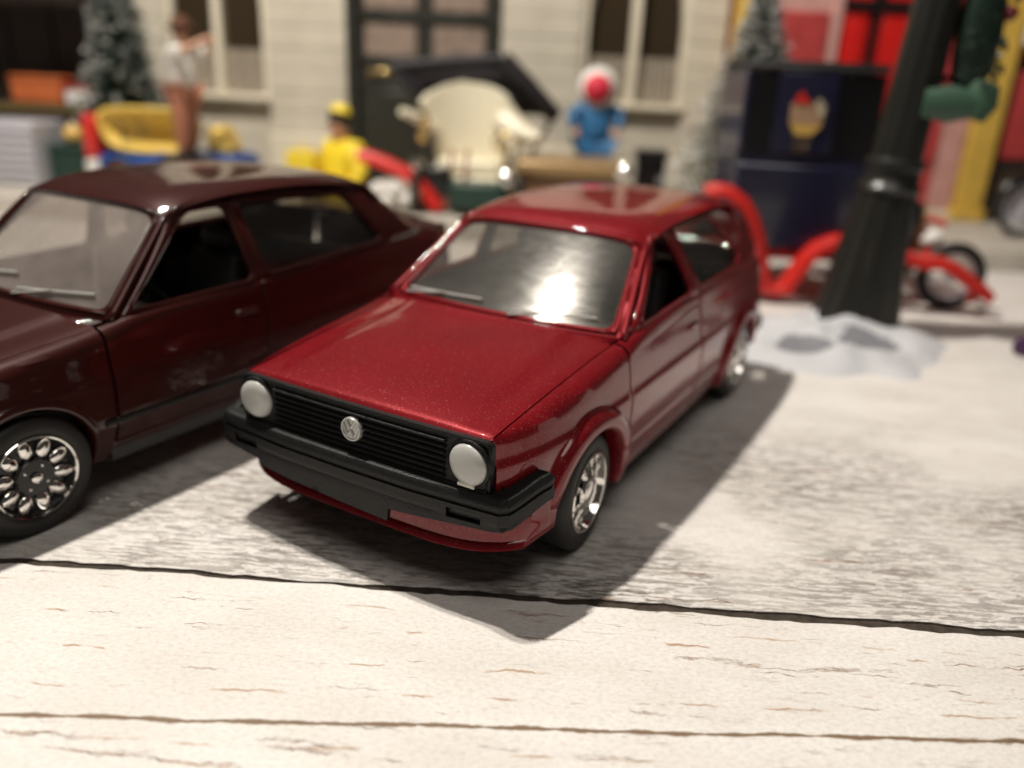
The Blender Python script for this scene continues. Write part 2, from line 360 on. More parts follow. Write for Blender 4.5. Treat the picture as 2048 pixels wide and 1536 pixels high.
def build_car(P, root, pm, glass):
    """P: dictionary of section curves. x right (seen from the front), y to the rear, z up."""
    w, prof, zt, xh = P['w'], P['prof'], P['zt'], P['xh']; LS = .12
    def side(y, s, sg=1, off=0):
        z1 = zt(y)-.07
        if s <= z1: x, z = w(y)+prof(s), s
        else:
            ph = min((s-z1)/LS, 1)*math.pi/2; x1 = w(y)+prof(z1)
            x = xh(y)+(x1-xh(y))*math.cos(ph); z = z1+.07*math.sin(ph)
        return Vector((sg*(x+off), y, z))
    P['side'] = side
    top = lambda y: zt(y)-.07+LS
    def topline(a, b, n): return [(a+(b-a)*k/n, top(a+(b-a)*k/n)) for k in range(n+1)]
    YF, YD0, YD1, YR = P['yf'], P['door'][0], P['door'][1], P['yr']; g = .008
    A1, A2, RA = P['axles'][0], P['axles'][1], .335; ZA = .29
    da = math.degrees(math.asin((.36-ZA)/RA)); db = -math.degrees(math.asin((ZA-.20)/RA))
    wb = bmesh.new()                     # body shell: quarters, sills, greenhouse, roof, tail
    rows = [.205, .25, .30, .345, .375, .388, .402, .43, .48, .53, .58, .62, .642, .656, .668, .68, .70, .74, .78, .82, .845, .865, .885, .905, .925, .945, .965, .985, 1.0, 1.02]
    for sg in (1, -1):
        out = (sg, 0, 0)
        mp = lambda y, s, sg=sg: side(y, s, sg)
        # front fender
        ol = [(YF, .36)] + arc(A1, ZA, RA, 180-da, db, 40) + [(YD0-g, .20)] + topline(YD0-g, YF, 22)
        bm = bmesh.new(); panel(bm, ol, [], mp, .045, .018, out, rows=rows); finish(bm, 'front_fender', pm, root, ang=30)
        # door
        ol = [(YD0+g, .302), (YD1-g, .302)] + topline(YD1-g, YD0+g, 22)
        bm = bmesh.new(); panel(bm, ol, [], mp, .045, .02, out, rows=rows); d = finish(bm, 'door', pm, root, ang=30)
        bm = bmesh.new(); c = side(YD1-.15, .80, sg)
        bx(bm, c.x-.012, c.x+.022*sg, c.y-.08, c.y+.08, .785, .815)
        for v in bm.verts:
            if abs(v.co.x) > abs(c.x): v.co.y = c.y+(v.co.y-c.y)*.85
        finish(bm, 'handle', P.get('handle', pm), d, .006)
        # sill and rear quarter
        panel(wb, [(YD0-g, .20), (YD1+.02, .20), (YD1+.02, .294), (YD0-g, .294)], [], mp, .05, .02, out, rows=[.22, .25, .275])
        ol = [(YD1+g, .20)] + arc(A2, ZA, RA, 180-db, da, 40) + [(YR, .40)] + topline(YR, YD1+g, 30)
        panel(wb, ol, [], mp, .05, .018, out, rows=rows)
        # wheel arch lips
        for yc, a0, a1 in ((A1, 168, -14), (A2, 194, 6)):
            sec = P.get('flare', [(.316, -.06), (.316, .022), (.322, .034), (.336, .042), (.360, .044), (.388, .041), (.408, .030), (.422, .010), (.426, -.006)])
            ring = []
            for k in range(41):
                a = R(a0+(a1-a0)*k/40); rr = []
                for r, off in sec:
                    y = yc+r*math.cos(a); z = ZA+r*math.sin(a); fade = 1
                    rr.append(wb.verts.new(side(y, max(z, .2), sg, off)+Vector((0, 0, min(0, z-.2)))))
                ring.append(rr)
            for p, q in zip(ring, ring[1:]):
                for k in range(len(sec)-1): wb.faces.new((p[k], q[k], q[k+1], p[k+1]))
            wb.faces.new(ring[0]); wb.faces.new(ring[-1][::-1])
    # hood
    def hood(x, y):
        e = xh(y)-.010; t = max(-1, min(1, x/e)); c = P['crown'](y)
        st = .5-.5*math.tanh((abs(x)-P['crease'](y))/.012)
        z = zt(y)+.004+c*(1-t*t)+.016*st*P['crown'](y)/.03 - .006*max(0, abs(t)-.96)/.04
        roll = max(0, (P['hf']+.035-y)/.035); z -= .022*roll*roll
        return Vector((x, y - P['nose']*(1-t*t), z))
    h0, h1 = P['hf'], P['hr']
    hb = lambda y: xh(y)-.010
    ol = [(-hb(h0), h0), (hb(h0), h0)] + [(hb(h0+(h1-h0)*k/16), h0+(h1-h0)*k/16) for k in range(1, 17)] + [(-hb(h1-(h1-h0)*k/16), h1-(h1-h0)*k/16) for k in range(0, 16)]
    bm = bmesh.new(); rr = [h0+.008, h0+.018, h0+.03, h0+.05] + list(np.arange(h0+.09, h1-.02, .04))
    def hm(x, y):
        v = hood(x, y); k = max(0, (y-(h1-.25))/.25); v.y -= P['cowlbulge']*(1-(x/.7)**2)*k*k; return v
    panel(bm, ol, [], hm, .035, .02, (0, 0, 1), rows=rr); finish(bm, 'hood', pm, root, ang=30)
    # windscreen frame and cowl
    wsb, wst = P['ws_base'], P['ws_top']           # (half width, y, z, bulge, crown)
    drop = lambda t: .02*t*t+.05*abs(t)**8
    def ws(x, v, lift=0):
        hw = wsb[0]*(1-v)+wst[0]*v; t = max(-1.05, min(1.05, x/hw))
        b = Vector((0, wsb[1]-wsb[3]*(1-t*t), wsb[2])); q = Vector((0, wst[1]-wst[3]*(1-t*t), wst[2]-drop(t)))
        p = b*(1-v)+q*v; p.x = x; p += Vector((0, -.62, .78))*lift; return p
    def trap(v0, v1, ins0, ins1):
        h = lambda v: wsb[0]*(1-v)+wst[0]*v
        return [(-(h(v0)-ins0), v0), (h(v0)-ins0, v0), (h(v1)-ins1, v1), (-(h(v1)-ins1), v1)]
    K = .62                                        # v is scaled to length for the mesher
    sc = lambda poly: [(x, v*K) for x, v in poly]
    gl = sc(trap(.055, .925, .075, .062))
    panel(wb, sc(trap(-.03, 1.0, .0, .0)), [rounded(gl, .06)], lambda x, v: ws(x, v/K), .04, .025, (0, -1, 1))
    h = lambda v: wsb[0]*(1-v)+wst[0]*v
    for sg in (1, -1):                             # moulded beads along the A pillar, header and cowl
        tube(wb, [ws(sg*(h(v)-.012), v, .002) for v in np.linspace(-.02, 1, 14)], .016, 8)
        tube(wb, [ws(sg*(h(v)-.052), v, .001) for v in np.linspace(.03, .95, 14)], .009, 8)
    tube(wb, [ws(h(.955)*t, .955, .0) for t in np.linspace(-.93, .93, 15)], .014, 8)
    tube(wb, [ws(h(.025)*t, .025, .0) for t in np.linspace(-.93, .93, 15)], .014, 8)
    # cowl panel under the windscreen
    ck = lambda x, v: ws(x, -.03).lerp(hm(x*.965, h1)+Vector((0, .014, -.014)), v)
    panel(wb, [(-.70, 0), (.70, 0), (.70, 1), (-.70, 1)], [], ck, .12, .02, (0, -.3, 1))
    # glass, bulging a touch
    bm = bmesh.new(); gg = rounded(sc(trap(.05, .93, .071, .058)), .06)
    panel(bm, gg, [], lambda x, v: ws(x, v/K, -.004-.030*max(0, (abs(x)/(wsb[0]*(1-v/K)+wst[0]*v/K)-.80)/.12)**2), .03, .012, (0, -1, 1)); wsg = finish(bm, 'windshield', glass, root)
    for x0, v0, x1, v1 in P['wipers']:
        bm = bmesh.new(); n = 10
        tube(bm, [ws(x0+(x1-x0)*k/n, v0+(v1-v0)*k/n, .010) for k in range(n+1)], .007, 6)
        xm, vm_ = (x0+x1)/2, (v0+v1)/2
        tube(bm, [ws(x0+(xm-x0)*k/6, v0*.3+(vm_-v0*.3)*k/6+.0, .018) for k in range(7)], .006, 6)
        finish(bm, 'wiper', M['lens'], wsg)
    # roof
    zc, ry0, ry1 = P['roof'], wst[1], P['roof_r']
    rw = lambda y: wst[0]-P['rtaper']*((y-ry0)/(ry1-ry0))**2
    grid = []
    us = list(np.linspace(-1, 1, 33)); vs = [0, .02, .05, .09, .14]+list(np.linspace(.2, 1, 17))
    for v in vs:
        r = []
        for u in us:
            f0 = ws(u*wst[0], 1.0); ye = ry1-.05*(u*u); y = f0.y+(ye-f0.y)*v
            z = zc(wst[1]+(ry1-wst[1])*v)-drop(u)
            r.append(wb.verts.new((u*rw(ry0+(ry1-ry0)*v), y, z)))
        grid.append(r)
    for a, b in zip(grid, grid[1:]):
        for k in range(len(us)-1): wb.faces.new((a[k], a[k+1], b[k+1], b[k]))
    # greenhouse sides
    zr = lambda y: zc(min(max(y, ry0), ry1))-.068
    def gs(y, z, sg, off=0):
        b = xh(y); t = (z-zt(y))/(wst[2]-.07-zt(y)); r = rw(min(max(y, ry0), ry1))
        return Vector((sg*(b+(r-b)*t+.05*t*(1-t)+off), y, z))
    a0, a1 = (wsb[1]+.01, wsb[2]), (wst[1]+.005, wst[2]-.07)
    n = 20
    rail = [(a1[0]+(P['c_top'][0]-a1[0])*k/n, zr(a1[0]+(P['c_top'][0]-a1[0])*k/n)) for k in range(n+1)]
    c1 = P['c_bot']
    belt = [(c1[0]+(a0[0]-c1[0])*k/n, zt(c1[0]+(a0[0]-c1[0])*k/n)-.012) for k in range(n+1)]
    for sg in (1, -1):
        panel(wb, rail+belt, [rounded(q, .05) for q in P['wins']], lambda y, z: gs(y, z, sg), .05, .03, (sg, 0, 0))
        tube(wb, [gs(y, z+.004, sg, .004) for y, z in rail], .014, 8)
        bm = bmesh.new()
        panel(bm, rounded([(y, z) for y, z in P['wins'][1]], .05), [], lambda y, z: gs(y, z, sg, -.02), .06, .006, (sg, 0, 0)); finish(bm, 'side_window', M['sideglass'], root)
        for q in P['wins'][:2]:
            rp = rounded(q, .05); tube(wb, [gs(y, z, sg, .0) for y, z in rp+rp[:1]], .008, 6, cap=False)
    # tail: rear screen, tailgate or boot lid
    tp = P['tail']                                   # list of (half width, y, z) from roof edge to bumper
    def tl(x, v):
        i = min(int(v), len(tp)-2); t = v-i; hw, y, z = [tp[i][k]*(1-t)+tp[i+1][k]*t for k in range(3)]
        return Vector((x*hw, y-.05*x*x, z-.03*x*x*(1 if i == 0 else .6)))
    hole = rounded([(-.82, .15), (.82, .15), (.84, .85), (-.84, .85)], .08)
    panel(wb, [(-1, 0), (1, 0), (1, len(tp)-1), (-1, len(tp)-1)], [hole], tl, .10, .02, (0, 1, .5))
    bm = bmesh.new(); panel(bm, hole, [], lambda x, v: tl(x, v)-Vector((0, .01, .005)), .12, .008, (0, 1, .5)); finish(bm, 'rear_window', M['sideglass'], root)
    finish.keep = True; body = finish(wb, 'body', pm, root, ang=32); finish.keep = False
    # chassis with added filler boxes that block light leaks, then the cabin
    bm = bmesh.new(); bx(bm, -.54, .54, YF+.12, YR-.05, .17, .50); bx(bm, -.76, .76, A1+.42, A2-.42, .185, .42); bx(bm, -.60, .60, YF+.07, A1+.40, .21, .71); bx(bm, -.74, .74, YF-.005, .345, .405, .515); bx(bm, -.60, .60, A2-.44, YR-.09, .21, .56); finish(bm, 'chassis', M['int'], root, .01)
    bm = bmesh.new()
    bx(bm, -.70, .70, P['ws_base'][1]-.02, P['ws_base'][1]+.34, .62, .86); bx(bm, .18, .60, P['ws_base'][1]+.2, P['ws_base'][1]+.34, .84, .90)
    finish(bm, 'dashboard', M['int'], root, .03)
    for x in (-.36, .36):
        bm = bmesh.new(); y = P['seat']
        bx(bm, x-.24, x+.24, y-.42, y+.10, .42, .56)
        bx(bm, x-.23, x+.23, y+.04, y+.18, .50, 1.06, None)
        for v in bm.verts:
            if v.co.z > .8: v.co.y += .14; v.co.x = x+(v.co.x-x)*.85
        bx(bm, x-.12, x+.12, y+.19, y+.28, 1.06, 1.20)
        finish(bm, 'seat', M['int'], root, .04, seg=3)
    bm = bmesh.new(); bx(bm, -.62, .62, A2-.38, A2-.02, .44, .58); bx(bm, -.62, .62, A2-.06, A2+.10, .5, .94); finish(bm, 'rear_seat', M['int'], root, .04, seg=3)
    bm = bmesh.new(); t = Matrix.Translation((.36, P['ws_base'][1]+.50, .84)) @ Matrix.Rotation(R(-62), 4, 'X')
    ring = [t @ Vector((.17*math.cos(k*math.pi/12), .17*math.sin(k*math.pi/12), 0)) for k in range(25)]
    tube(bm, ring, .014, 6, cap=False); tube(bm, [t @ Vector((0, 0, 0)), t @ Vector((0, 0, -.25))], .03, 8)
    for a in (0, 120, 240): tube(bm, [t @ Vector((0, 0, 0)), t @ Vector((.165*math.cos(R(a+90)), .165*math.sin(R(a+90)), 0))], .014, 6)
    finish(bm, 'steering_wheel', M['int'], root)
    return ws

def tyre_mesh():
    bm = bmesh.new(); m = Matrix.Rotation(R(90), 4, 'Y')
    lathe(bm, [(.17, -.145), (.205, -.15), (.25, -.148), (.275, -.135), (.288, -.115), (.290, -.09), (.284, -.085), (.284, -.075), (.290, -.07), (.290, -.045), (.284, -.04), (.284, -.03), (.290, -.025), (.290, 0), (.288, .012), (.280, .026), (.262, .038), (.235, .043), (.212, .040), (.205, .034), (.192, .033), (.186, .02), (.17, .0)], 56, m)
    return bm

# ------------------------------------------------------------------ red hatchback in front
def red_car():
    root = thing('toy_car', 'bright red metallic toy hatchback with black grille and round grey headlights, in front', 'toy car', (0, 0, 0), ANG, 'toy cars on the planks')
    P = dict(yf=.12, yr=3.94, door=(1.20, 2.29), axles=(.795, 3.275), hf=.112, hr=1.175, nose=.012, seat=2.05, rtaper=.03, roof_r=3.50,
        w=pchip([.05, .12, .16, .22, .4, .8, 1.3, 2.5, 3.2, 3.6, 3.85, 3.98], [.67, .697, .715, .738, .780, .816, .832, .832, .825, .810, .790, .70]),
        prof=lin([.19, .30, .383, .390, .402, .45, .56, .640, .652, .664, .676, .69, .80, .90, 1.0], [-.055, -.025, -.012, -.020, -.010, -.003, .002, .003, .002, -.004, -.012, -.015, -.030, -.050, -.07]),
        zt=pchip([.1, .12, .6, 1.0, 1.2, 1.35, 1.7, 2.0, 2.3, 3.2, 3.95], [.770, .775, .838, .882, .91, .932, .950, .960, .956, .952, .92]),
        xh=pchip([.1, .12, .6, 1.0, 1.2, 1.4, 1.6, 2.3, 3.2, 3.6, 3.95], [.668, .674, .684, .693, .712, .748, .762, .766, .762, .745, .68]),
        crown=pchip([.1, .3, .8, 1.2], [.002, .014, .026, .03]), crease=lin([.1, .35, 1.2], [.50, .52, .50]), cowlbulge=.075,
        ws_base=(.738, 1.262, .928, .085, 0), ws_top=(.605, 1.80, 1.352, .03, 0),
        roof=pchip([1.80, 1.86, 2.0, 2.3, 2.7, 3.0, 3.30, 3.50], [1.352, 1.384, 1.410, 1.436, 1.448, 1.446, 1.428, 1.385]),
        c_top=(3.45, 1.30), c_bot=(3.93, .92),
        wins=[[(1.42, .958), (2.19, .982), (2.12, 1.325), (1.90, 1.308)], [(2.325, .985), (3.18, .990), (3.26, 1.06), (2.98, 1.318), (2.225, 1.330)]],
        wipers=[(-.60, .085, -.10, .12), (.10, .075, .56, .13)],
        tail=[(.595, 3.49, 1.375), (.70, 3.92, .95), (.72, 3.97, .80), (.72, 3.96, .40)])
    ws = build_car(P, root, M['red'], M['clear'])
    # grille with seven ribs
    bm = bmesh.new()
    gy = lambda x: .096-.014*(1-(x/.7)**2)
    def gm(x, z): return Vector((x, gy(x)+(.774-z)*-.02, z))
    ol = rounded([(-.69, .545), (.69, .545), (.69, .770), (-.69, .770)], .035)
    panel(bm, ol, [], gm, .05, .03, (0, -1, 0)); gr = finish(bm, 'grille', M['blk'], root)
    for k in range(7):
        z = .735-k*.0262; bm = bmesh.new(); L = .475
        for sgn in (1,):
            n = 16; rows = []
            for i in range(n+1):
                x = -L+2*L*i/n; c = gm(x, z); rows.append([bm.verts.new(c+Vector((0, dy, dz))) for dy, dz in ((.0, .0085), (-.013, .005), (-.016, .0), (-.013, -.005), (.0, -.0085))])
            for a, b in zip(rows, rows[1:]):
                for q in range(4): bm.faces.new((a[q], b[q], b[q+1], a[q+1]))
            bm.faces.new(rows[0]); bm.faces.new(rows[-1][::-1])
        finish(bm, 'grille_rib', M['blk'], gr, ang=60)
    bm = bmesh.new()                                       # raised rim round the grille
    rim = rounded([(-.682, .552), (.682, .552), (.682, .764), (-.682, .764)], .04)
    tube(bm, [gm(x, z) for x, z in densify(rim, .06)+[rim[0]]], .010, 6, cap=False); finish(bm, 'grille_rim', M['blk'], gr)
    for sg in (-1, 1):
        hl = Vector((sg*.590, gy(.59)-.006, .662)); m = Matrix.Translation(hl) @ Matrix.Rotation(R(-4*sg), 4, 'Z') @ Matrix.Rotation(R(92), 4, 'X')
        bm = bmesh.new(); lathe(bm, [(0, .040), (.03, .0388), (.058, .035), (.078, .028), (.088, .018), (.092, .008), (.092, -.02)], 40, m); h = finish(bm, 'headlight', M['lens'], root)
        bm = bmesh.new(); lathe(bm, [(.093, -.02), (.093, .006), (.098, .012), (.105, .008), (.108, -.02)], 40, m); finish(bm, 'bezel', M['blk'], h)
    # round badge with the two letters in relief
    m = Matrix.Translation((0, gy(0)-.016, .668)) @ Matrix.Rotation(R(90), 4, 'X')
    bm = bmesh.new(); lathe(bm, [(0, .008), (.044, .008), (.047, .013), (.053, .013), (.055, .008), (.055, -.02)], 36, m); em = finish(bm, 'emblem', M['silver'], root)
    bm = bmesh.new()
    def stroke(pts, w=.006):
        for (x0, z0), (x1, z1) in zip(pts, pts[1:]):
            tube(bm, [m @ Vector((x0, z0, .010)), m @ Vector((x1, z1, .010))], w, 6)
    stroke([(-.022, .040), (0, .004), (.022, .040)])
    stroke([(-.041, .020), (-.018, -.034), (0, -.004), (.018, -.034), (.041, .020)])
    finish(bm, 'emblem_letters', M['silver'], em)
    # bumper: a bent plate with two indicator slots and a deeper apron
    half = [(0, .034), (.36, .038), (.775, .072), (.80, .092), (.865, .36)]
    plan = [(-x-.03, y) for x, y in half[:0:-1]]+[(x-.03, y) for x, y in half]
    pl = [Vector(p) for p in plan]; cum = [0]
    for a, b in zip(pl, pl[1:]): cum.append(cum[-1]+(b-a).length)
    T = cum[-1]; fx = lin([c-T/2 for c in cum], [p.x for p in pl]); fy = lin([c-T/2 for c in cum], [p.y for p in pl])
    def bmap(p, s):
        x, y = fx(p), fy(p); dx, dy = fx(p+.01)-fx(p-.01), fy(p+.01)-fy(p-.01); n = Vector((dy, -dx)).normalized()
        if s <= .520:
            z = s; out = 0 if s > .425 else -.002
            if .486 < s < .500: out -= .010
            if .425 < s < .44: out -= .006*(.44-s)/.015
        else: q = s-.520; z = .520+.030*math.sin(min(q/.05, 1)*math.pi/2)+.02*q; out = -q+.02*math.sin(min(q/.05, 1)*math.pi/2)
        out += .012; k = max(0, min(1, (abs(p)-.81)/.25)); z += .035*k*k*(3-2*k)
        return Vector((x+n.x*out, y+n.y*out, z))
    e = T/2
    tap = .05
    ol = [(-e, .43), (-.83, .400), (-.53, .372), (-.515, .346), (0, .318), (.245, .306), (.252, .366), (.83, .412), (e, .43), (e, .53), (e-.05, .655), (-e+.05, .655), (-e, .53)]
    slot = lambda a, b: [(a, .418), (b, .422), (b, .464), (a, .464)]
    bm = bmesh.new()
    panel(bm, ol, [slot(.54, .70), slot(-.70, -.54)], bmap, .04, .022, (0, -1, 0), rows=[.31, .33, .36, .39, .415, .428, .441, .455, .47, .484, .4875, .493, .4985, .502, .512, .520, .53, .54, .552, .566, .585, .605, .63])
    finish(bm, 'front_bumper', M['blk'], root, ang=24)
    for a, b in ((.52, .70), (-.70, -.52)):
        bm = bmesh.new(); q = [bmap(a, .414), bmap(b, .414), bmap(b, .476), bmap(a, .476)]
        dv = Vector((0, .024, 0)); vs = [bm.verts.new(v+dv) for v in q]; vs2 = [bm.verts.new(v+dv+Vector((0, .01, 0))) for v in q]
        bm.faces.new(vs); bm.faces.new(vs2[::-1])
        for i in range(4): bm.faces.new((vs[i], vs2[i], vs2[(i+1) % 4], vs[(i+1) % 4]))
        finish(bm, 'indicator_slot', M['int'], root)
    # red valance under the bumper
    bm = bmesh.new()
    vy = lambda x: .085+.13*(abs(x)/.76)**5
    sec = [(.06, .455), (.03, .40), (.012, .33), (.008, .285), (-.012, .272), (-.020, .258), (-.012, .248), (.02, .246), (.06, .25)]
    rows = []
    xs = np.linspace(-.775, .775, 41)
    for x in xs:
        k = (abs(x)/.775)**6
        rows.append([bm.verts.new((x*(1+.02*(z-.25)/.2), vy(x)+o+.02*k, z-.004+.012*k)) for o, z in sec])
    for a, b in zip(rows, rows[1:]):
        for q in range(len(sec)-1): bm.faces.new((a[q], b[q], b[q+1], a[q+1]))
    for sg, i in ((-1, 0), (1, -1)):                       # returns to the wheel arches
        r = rows[i]; far = [bm.verts.new((sg*(.812-.10*max(0, .33-v.co.z)), .46, v.co.z+.01)) for v in r]
        for q in range(len(sec)-1): bm.faces.new((r[q], far[q], far[q+1], r[q+1]) if sg > 0 else (far[q], r[q], r[q+1], far[q+1]))
    finish(bm, 'front_valance', M['red'], root)
    bm = bmesh.new(); bx(bm, .545, .625, .068, .085, .563, .578); finish(bm, 'trim_label', M['sign_white'], root, .002)
    # rear end
    bm = bmesh.new(); tube(bm, [(-.79, 3.75, .44), (-.76, 3.90, .44), (-.66, 4.0, .44), (0, 4.02, .44), (.66, 4.0, .44), (.76, 3.90, .44), (.79, 3.75, .44)], .055, 8); finish(bm, 'rear_bumper', M['blk'], root)
    M['tail_red'] = mat('red lamp plastic', (.35, .01, .01), .25)
    for sg in (-1, 1):
        bm = bmesh.new(); bx(bm, min(sg*.45, sg*.67), max(sg*.45, sg*.67), 3.955, 3.99, .62, .78); finish(bm, 'tail_light', M['tail_red'], root, .008)
    # wheels
    def rim_mesh():
        bm = bmesh.new(); m = Matrix.Rotation(R(90), 4, 'Y')
        lathe(bm, [(.198, .026), (.200, .040), (.194, .046), (.186, .044), (.182, .030), (.172, .006), (.150, -.004)], 48, m)
        lathe(bm, [(.09, .030), (.075, .044), (.055, .040), (.045, .046), (.030, .050), (0, .052)], 36, m)
        for k in range(8):                                  # eight broad webs with a pocket between
            a = 2*math.pi*k/8
            sec = []
            for r, h, hw in ((.070, .030, .018), (.10, .020, .026), (.13, .014, .032), (.158, .010, .034), (.178, .012, .030)):
                c, s = math.cos(a), math.sin(a)
                f = lambda u, hh: m @ Vector((r*c-u*s, r*s+u*c, hh))
                sec.append([bm.verts.new(f(-hw, h-.02)), bm.verts.new(f(-hw*.8, h)), bm.verts.new(f(-hw*.3, h+.010)), bm.verts.new(f(hw*.3, h+.010)), bm.verts.new(f(hw*.8, h)), bm.verts.new(f(hw, h-.02))])
            for p, q in zip(sec, sec[1:]):
                for i in range(5): bm.faces.new((p[i], q[i], q[i+1], p[i+1]))
            tube(bm, [m @ Vector((.115*math.cos(a), .115*math.sin(a), .02)), m @ Vector((.115*math.cos(a), .115*math.sin(a), .034))], .009, 8)
        lathe(bm, [(0, .004), (.10, .004), (.15, -.006), (.19, -.008)], 32, m)
        return bm
    for x, y, st in ((.775, .795, 3), (.778, 3.275, 0), (-.775, .795, 3), (-.778, 3.275, 0)):
        bm = tyre_mesh(); t = finish(bm, 'wheel', M['tyre'], root)
        t.location = (x, y, .29); t.rotation_euler = (0, 0, R(st) if x > 0 else R(180+st))
        r = finish(rim_mesh(), 'hubcap', M['chrome'], t); r.rotation_euler = (R(20), 0, 0)
    return root
red_car()

# ------------------------------------------------------------------ maroon saloon on the left
def maroon_car():
    root = thing('toy_car', 'dark maroon toy saloon car with petal-spoke chrome wheels, parked beside the red one', 'toy car', car_frame(-2.185, -1.365), ANG, 'toy cars on the planks')
    P = dict(yf=.12, yr=4.26, door=(1.24, 2.26), axles=(.80, 3.32), hf=.112, hr=1.24, nose=.012, seat=2.1, rtaper=.03, roof_r=3.46,
        w=pchip([.05, .12, .16, .22, .4, .8, 1.3, 2.5, 3.3, 3.8, 4.1, 4.35], [.67, .70, .72, .742, .785, .822, .835, .835, .825, .80, .77, .70]),
        prof=lin([.19, .30, .40, .41, .45, .46, .56, .640, .655, .665, .68, .80, .90, 1.0], [-.10, -.055, -.016, -.008, -.004, -.006, .0, .0, -.001, -.006, -.012, -.028, -.045, -.06]),
        zt=pchip([.1, .12, .7, 1.0, 1.25, 1.45, 1.8, 2.3, 3.3, 3.8, 4.35], [.74, .745, .825, .86, .89, .918, .93, .942, 1.0, 1.03, 1.01]),
        xh=pchip([.1, .12, .6, 1.0, 1.25, 1.45, 1.7, 2.3, 3.3, 3.8, 4.35], [.668, .674, .70, .715, .735, .762, .772, .776, .765, .745, .66]),
        crown=pchip([.1, .3, .8, 1.2], [.004, .016, .03, .035]), crease=lin([.1, .35, 1.2], [.40, .46, .52]), cowlbulge=.07,
        ws_base=(.748, 1.335, .915, .08, 0), ws_top=(.620, 1.80, 1.415, .03, 0),
        roof=pchip([1.80, 1.86, 2.0, 2.3, 2.7, 3.0, 3.32, 3.46], [1.415, 1.444, 1.470, 1.495, 1.502, 1.49, 1.455, 1.42]),
        c_top=(3.42, 1.355), c_bot=(3.86, 1.02),
        wins=[[(1.415, .938), (2.215, .958), (2.185, 1.372), (1.93, 1.362), (1.875, 1.335)], [(2.33, .972), (3.34, 1.022), (3.40, 1.05), (3.17, 1.345), (2.265, 1.375)]],
        wipers=[(-.60, .10, -.06, .20), (.02, .08, .56, .16)], handle=M['maroon'],
        flare=[(.322, -.05), (.322, .008), (.330, .014), (.345, .014), (.358, .006), (.364, -.004)],
        tail=[(.61, 3.46, 1.415), (.71, 3.85, 1.055), (.68, 4.32, 1.045), (.70, 4.37, .74), (.69, 4.33, .40)])
    build_car(P, root, M['maroon'], M['clear2'])
    side = P['side']
    for sg in (1, -1):                                       # rubbing strip along the doors
        bm = bmesh.new(); rows = []
        for k in range(31):
            y = 1.17+(2.90-1.17)*k/30
            rows.append([bm.verts.new(side(y, z, sg, o)) for z, o in ((.412, -.004), (.413, .007), (.418, .010), (.436, .010), (.441, .007), (.442, -.004))])
        for a, b in zip(rows, rows[1:]):
            for q in range(5): bm.faces.new((a[q], b[q], b[q+1], a[q+1]))
        bm.faces.new(rows[0]); bm.faces.new(rows[-1][::-1]); finish(bm, 'rub_strip', M['blk'], root)
    bm = bmesh.new(); bx(bm, -.69, .69, .085, .12, .53, .735); finish(bm, 'grille', M['blk'], root, .02)
    for sg in (-1, 1): box('headlight', M['lens'], root, min(sg*.42, sg*.66), max(sg*.42, sg*.66), .07, .1, .57, .70, .02)
    bm = bmesh.new(); tube(bm, [(-.83, .45, .43), (-.80, .17, .43), (-.66, .05, .43), (0, .03, .43), (.66, .05, .43), (.80, .17, .43), (.83, .45, .43)], .085, 8); finish(bm, 'front_bumper', M['blk'], root)
    bm = bmesh.new(); tube(bm, [(-.83, 3.80, .45), (-.80, 4.2, .45), (-.66, 4.38, .45), (0, 4.4, .45), (.66, 4.38, .45), (.80, 4.2, .45), (.83, 3.8, .45)], .075, 8); finish(bm, 'rear_bumper', M['blk'], root)
    def rims():
        m = Matrix.Rotation(R(90), 4, 'Y')
        a = bmesh.new(); lathe(a, [(.200, .026), (.203, .040), (.198, .046), (.190, .042), (.188, .024)], 48, m)
        for k in range(10):                                   # petals
            an = 2*math.pi*k/10; t = m @ Matrix.Rotation(an, 4, 'Z') @ Matrix.Translation((.138, 0, .012))
            ellipsoid(a, (0, 0, 0), (.053, .034, .026), t, 14, 8)
        lathe(a, [(.028, .03), (.026, .046), (.018, .052), (0, .053)], 20, m)
        for k in range(4):
            an = R(45+90*k); ellipsoid(a, (0, 0, 0), (.009, .009, .008), m @ Matrix.Translation((.060*math.cos(an), .060*math.sin(an), .036)), 8, 6)
        b = bmesh.new(); lathe(b, [(0, .036), (.084, .034), (.090, .026), (.094, .006), (.19, .0), (.19, -.03)], 40, m)
        return a, b
    for x, y in ((.79, .80), (.79, 3.32), (-.79, .80), (-.79, 3.32)):
        t = finish(tyre_mesh(), 'wheel', M['tyre'], root); t.location = (x, y, .29); t.rotation_euler = (0, 0, 0 if x > 0 else math.pi)
        a, b = rims(); r = finish(a, 'rim', M['chrome'], t); r.rotation_euler = (R(9), 0, 0); finish(b, 'hub', M['gblk'], t)
maroon_car()

# ------------------------------------------------------------------ pavement and buildings behind
M['stone'] = mat('pale cast stone', (.46, .42, .35), .7, bump=.3, bscale=20, var=.35, vscale=3)
M['pave'] = mat('grey cream pavement', (.50, .46, .40), .7, bump=.3, bscale=25, var=.4, vscale=2.5)
M['cream'] = mat('cream painted plastic', (.56, .51, .42), .5, var=.22, vscale=1.6)
M['creamlt'] = mat('light cream trim', (.66, .60, .48), .45)
M['doorblk'] = mat('dark green-black door paint', (.030, .030, .024), .35, var=.3, vscale=6)
M['pane_dark'] = mat('dark window pane', (.035, .025, .014), .12)
M['net'] = mat('grey brown net curtain', (.34, .29, .23), .9, var=.5, vscale=9)
M['curtain'] = mat('pinkish brown curtain', (.27, .20, .16), .9, var=.5, vscale=8)
M['brass'] = mat('brass', (.72, .52, .22), .22, .9)
M['yellow'] = mat('ochre yellow paint', (.62, .40, .07), .5, var=.25, vscale=4)
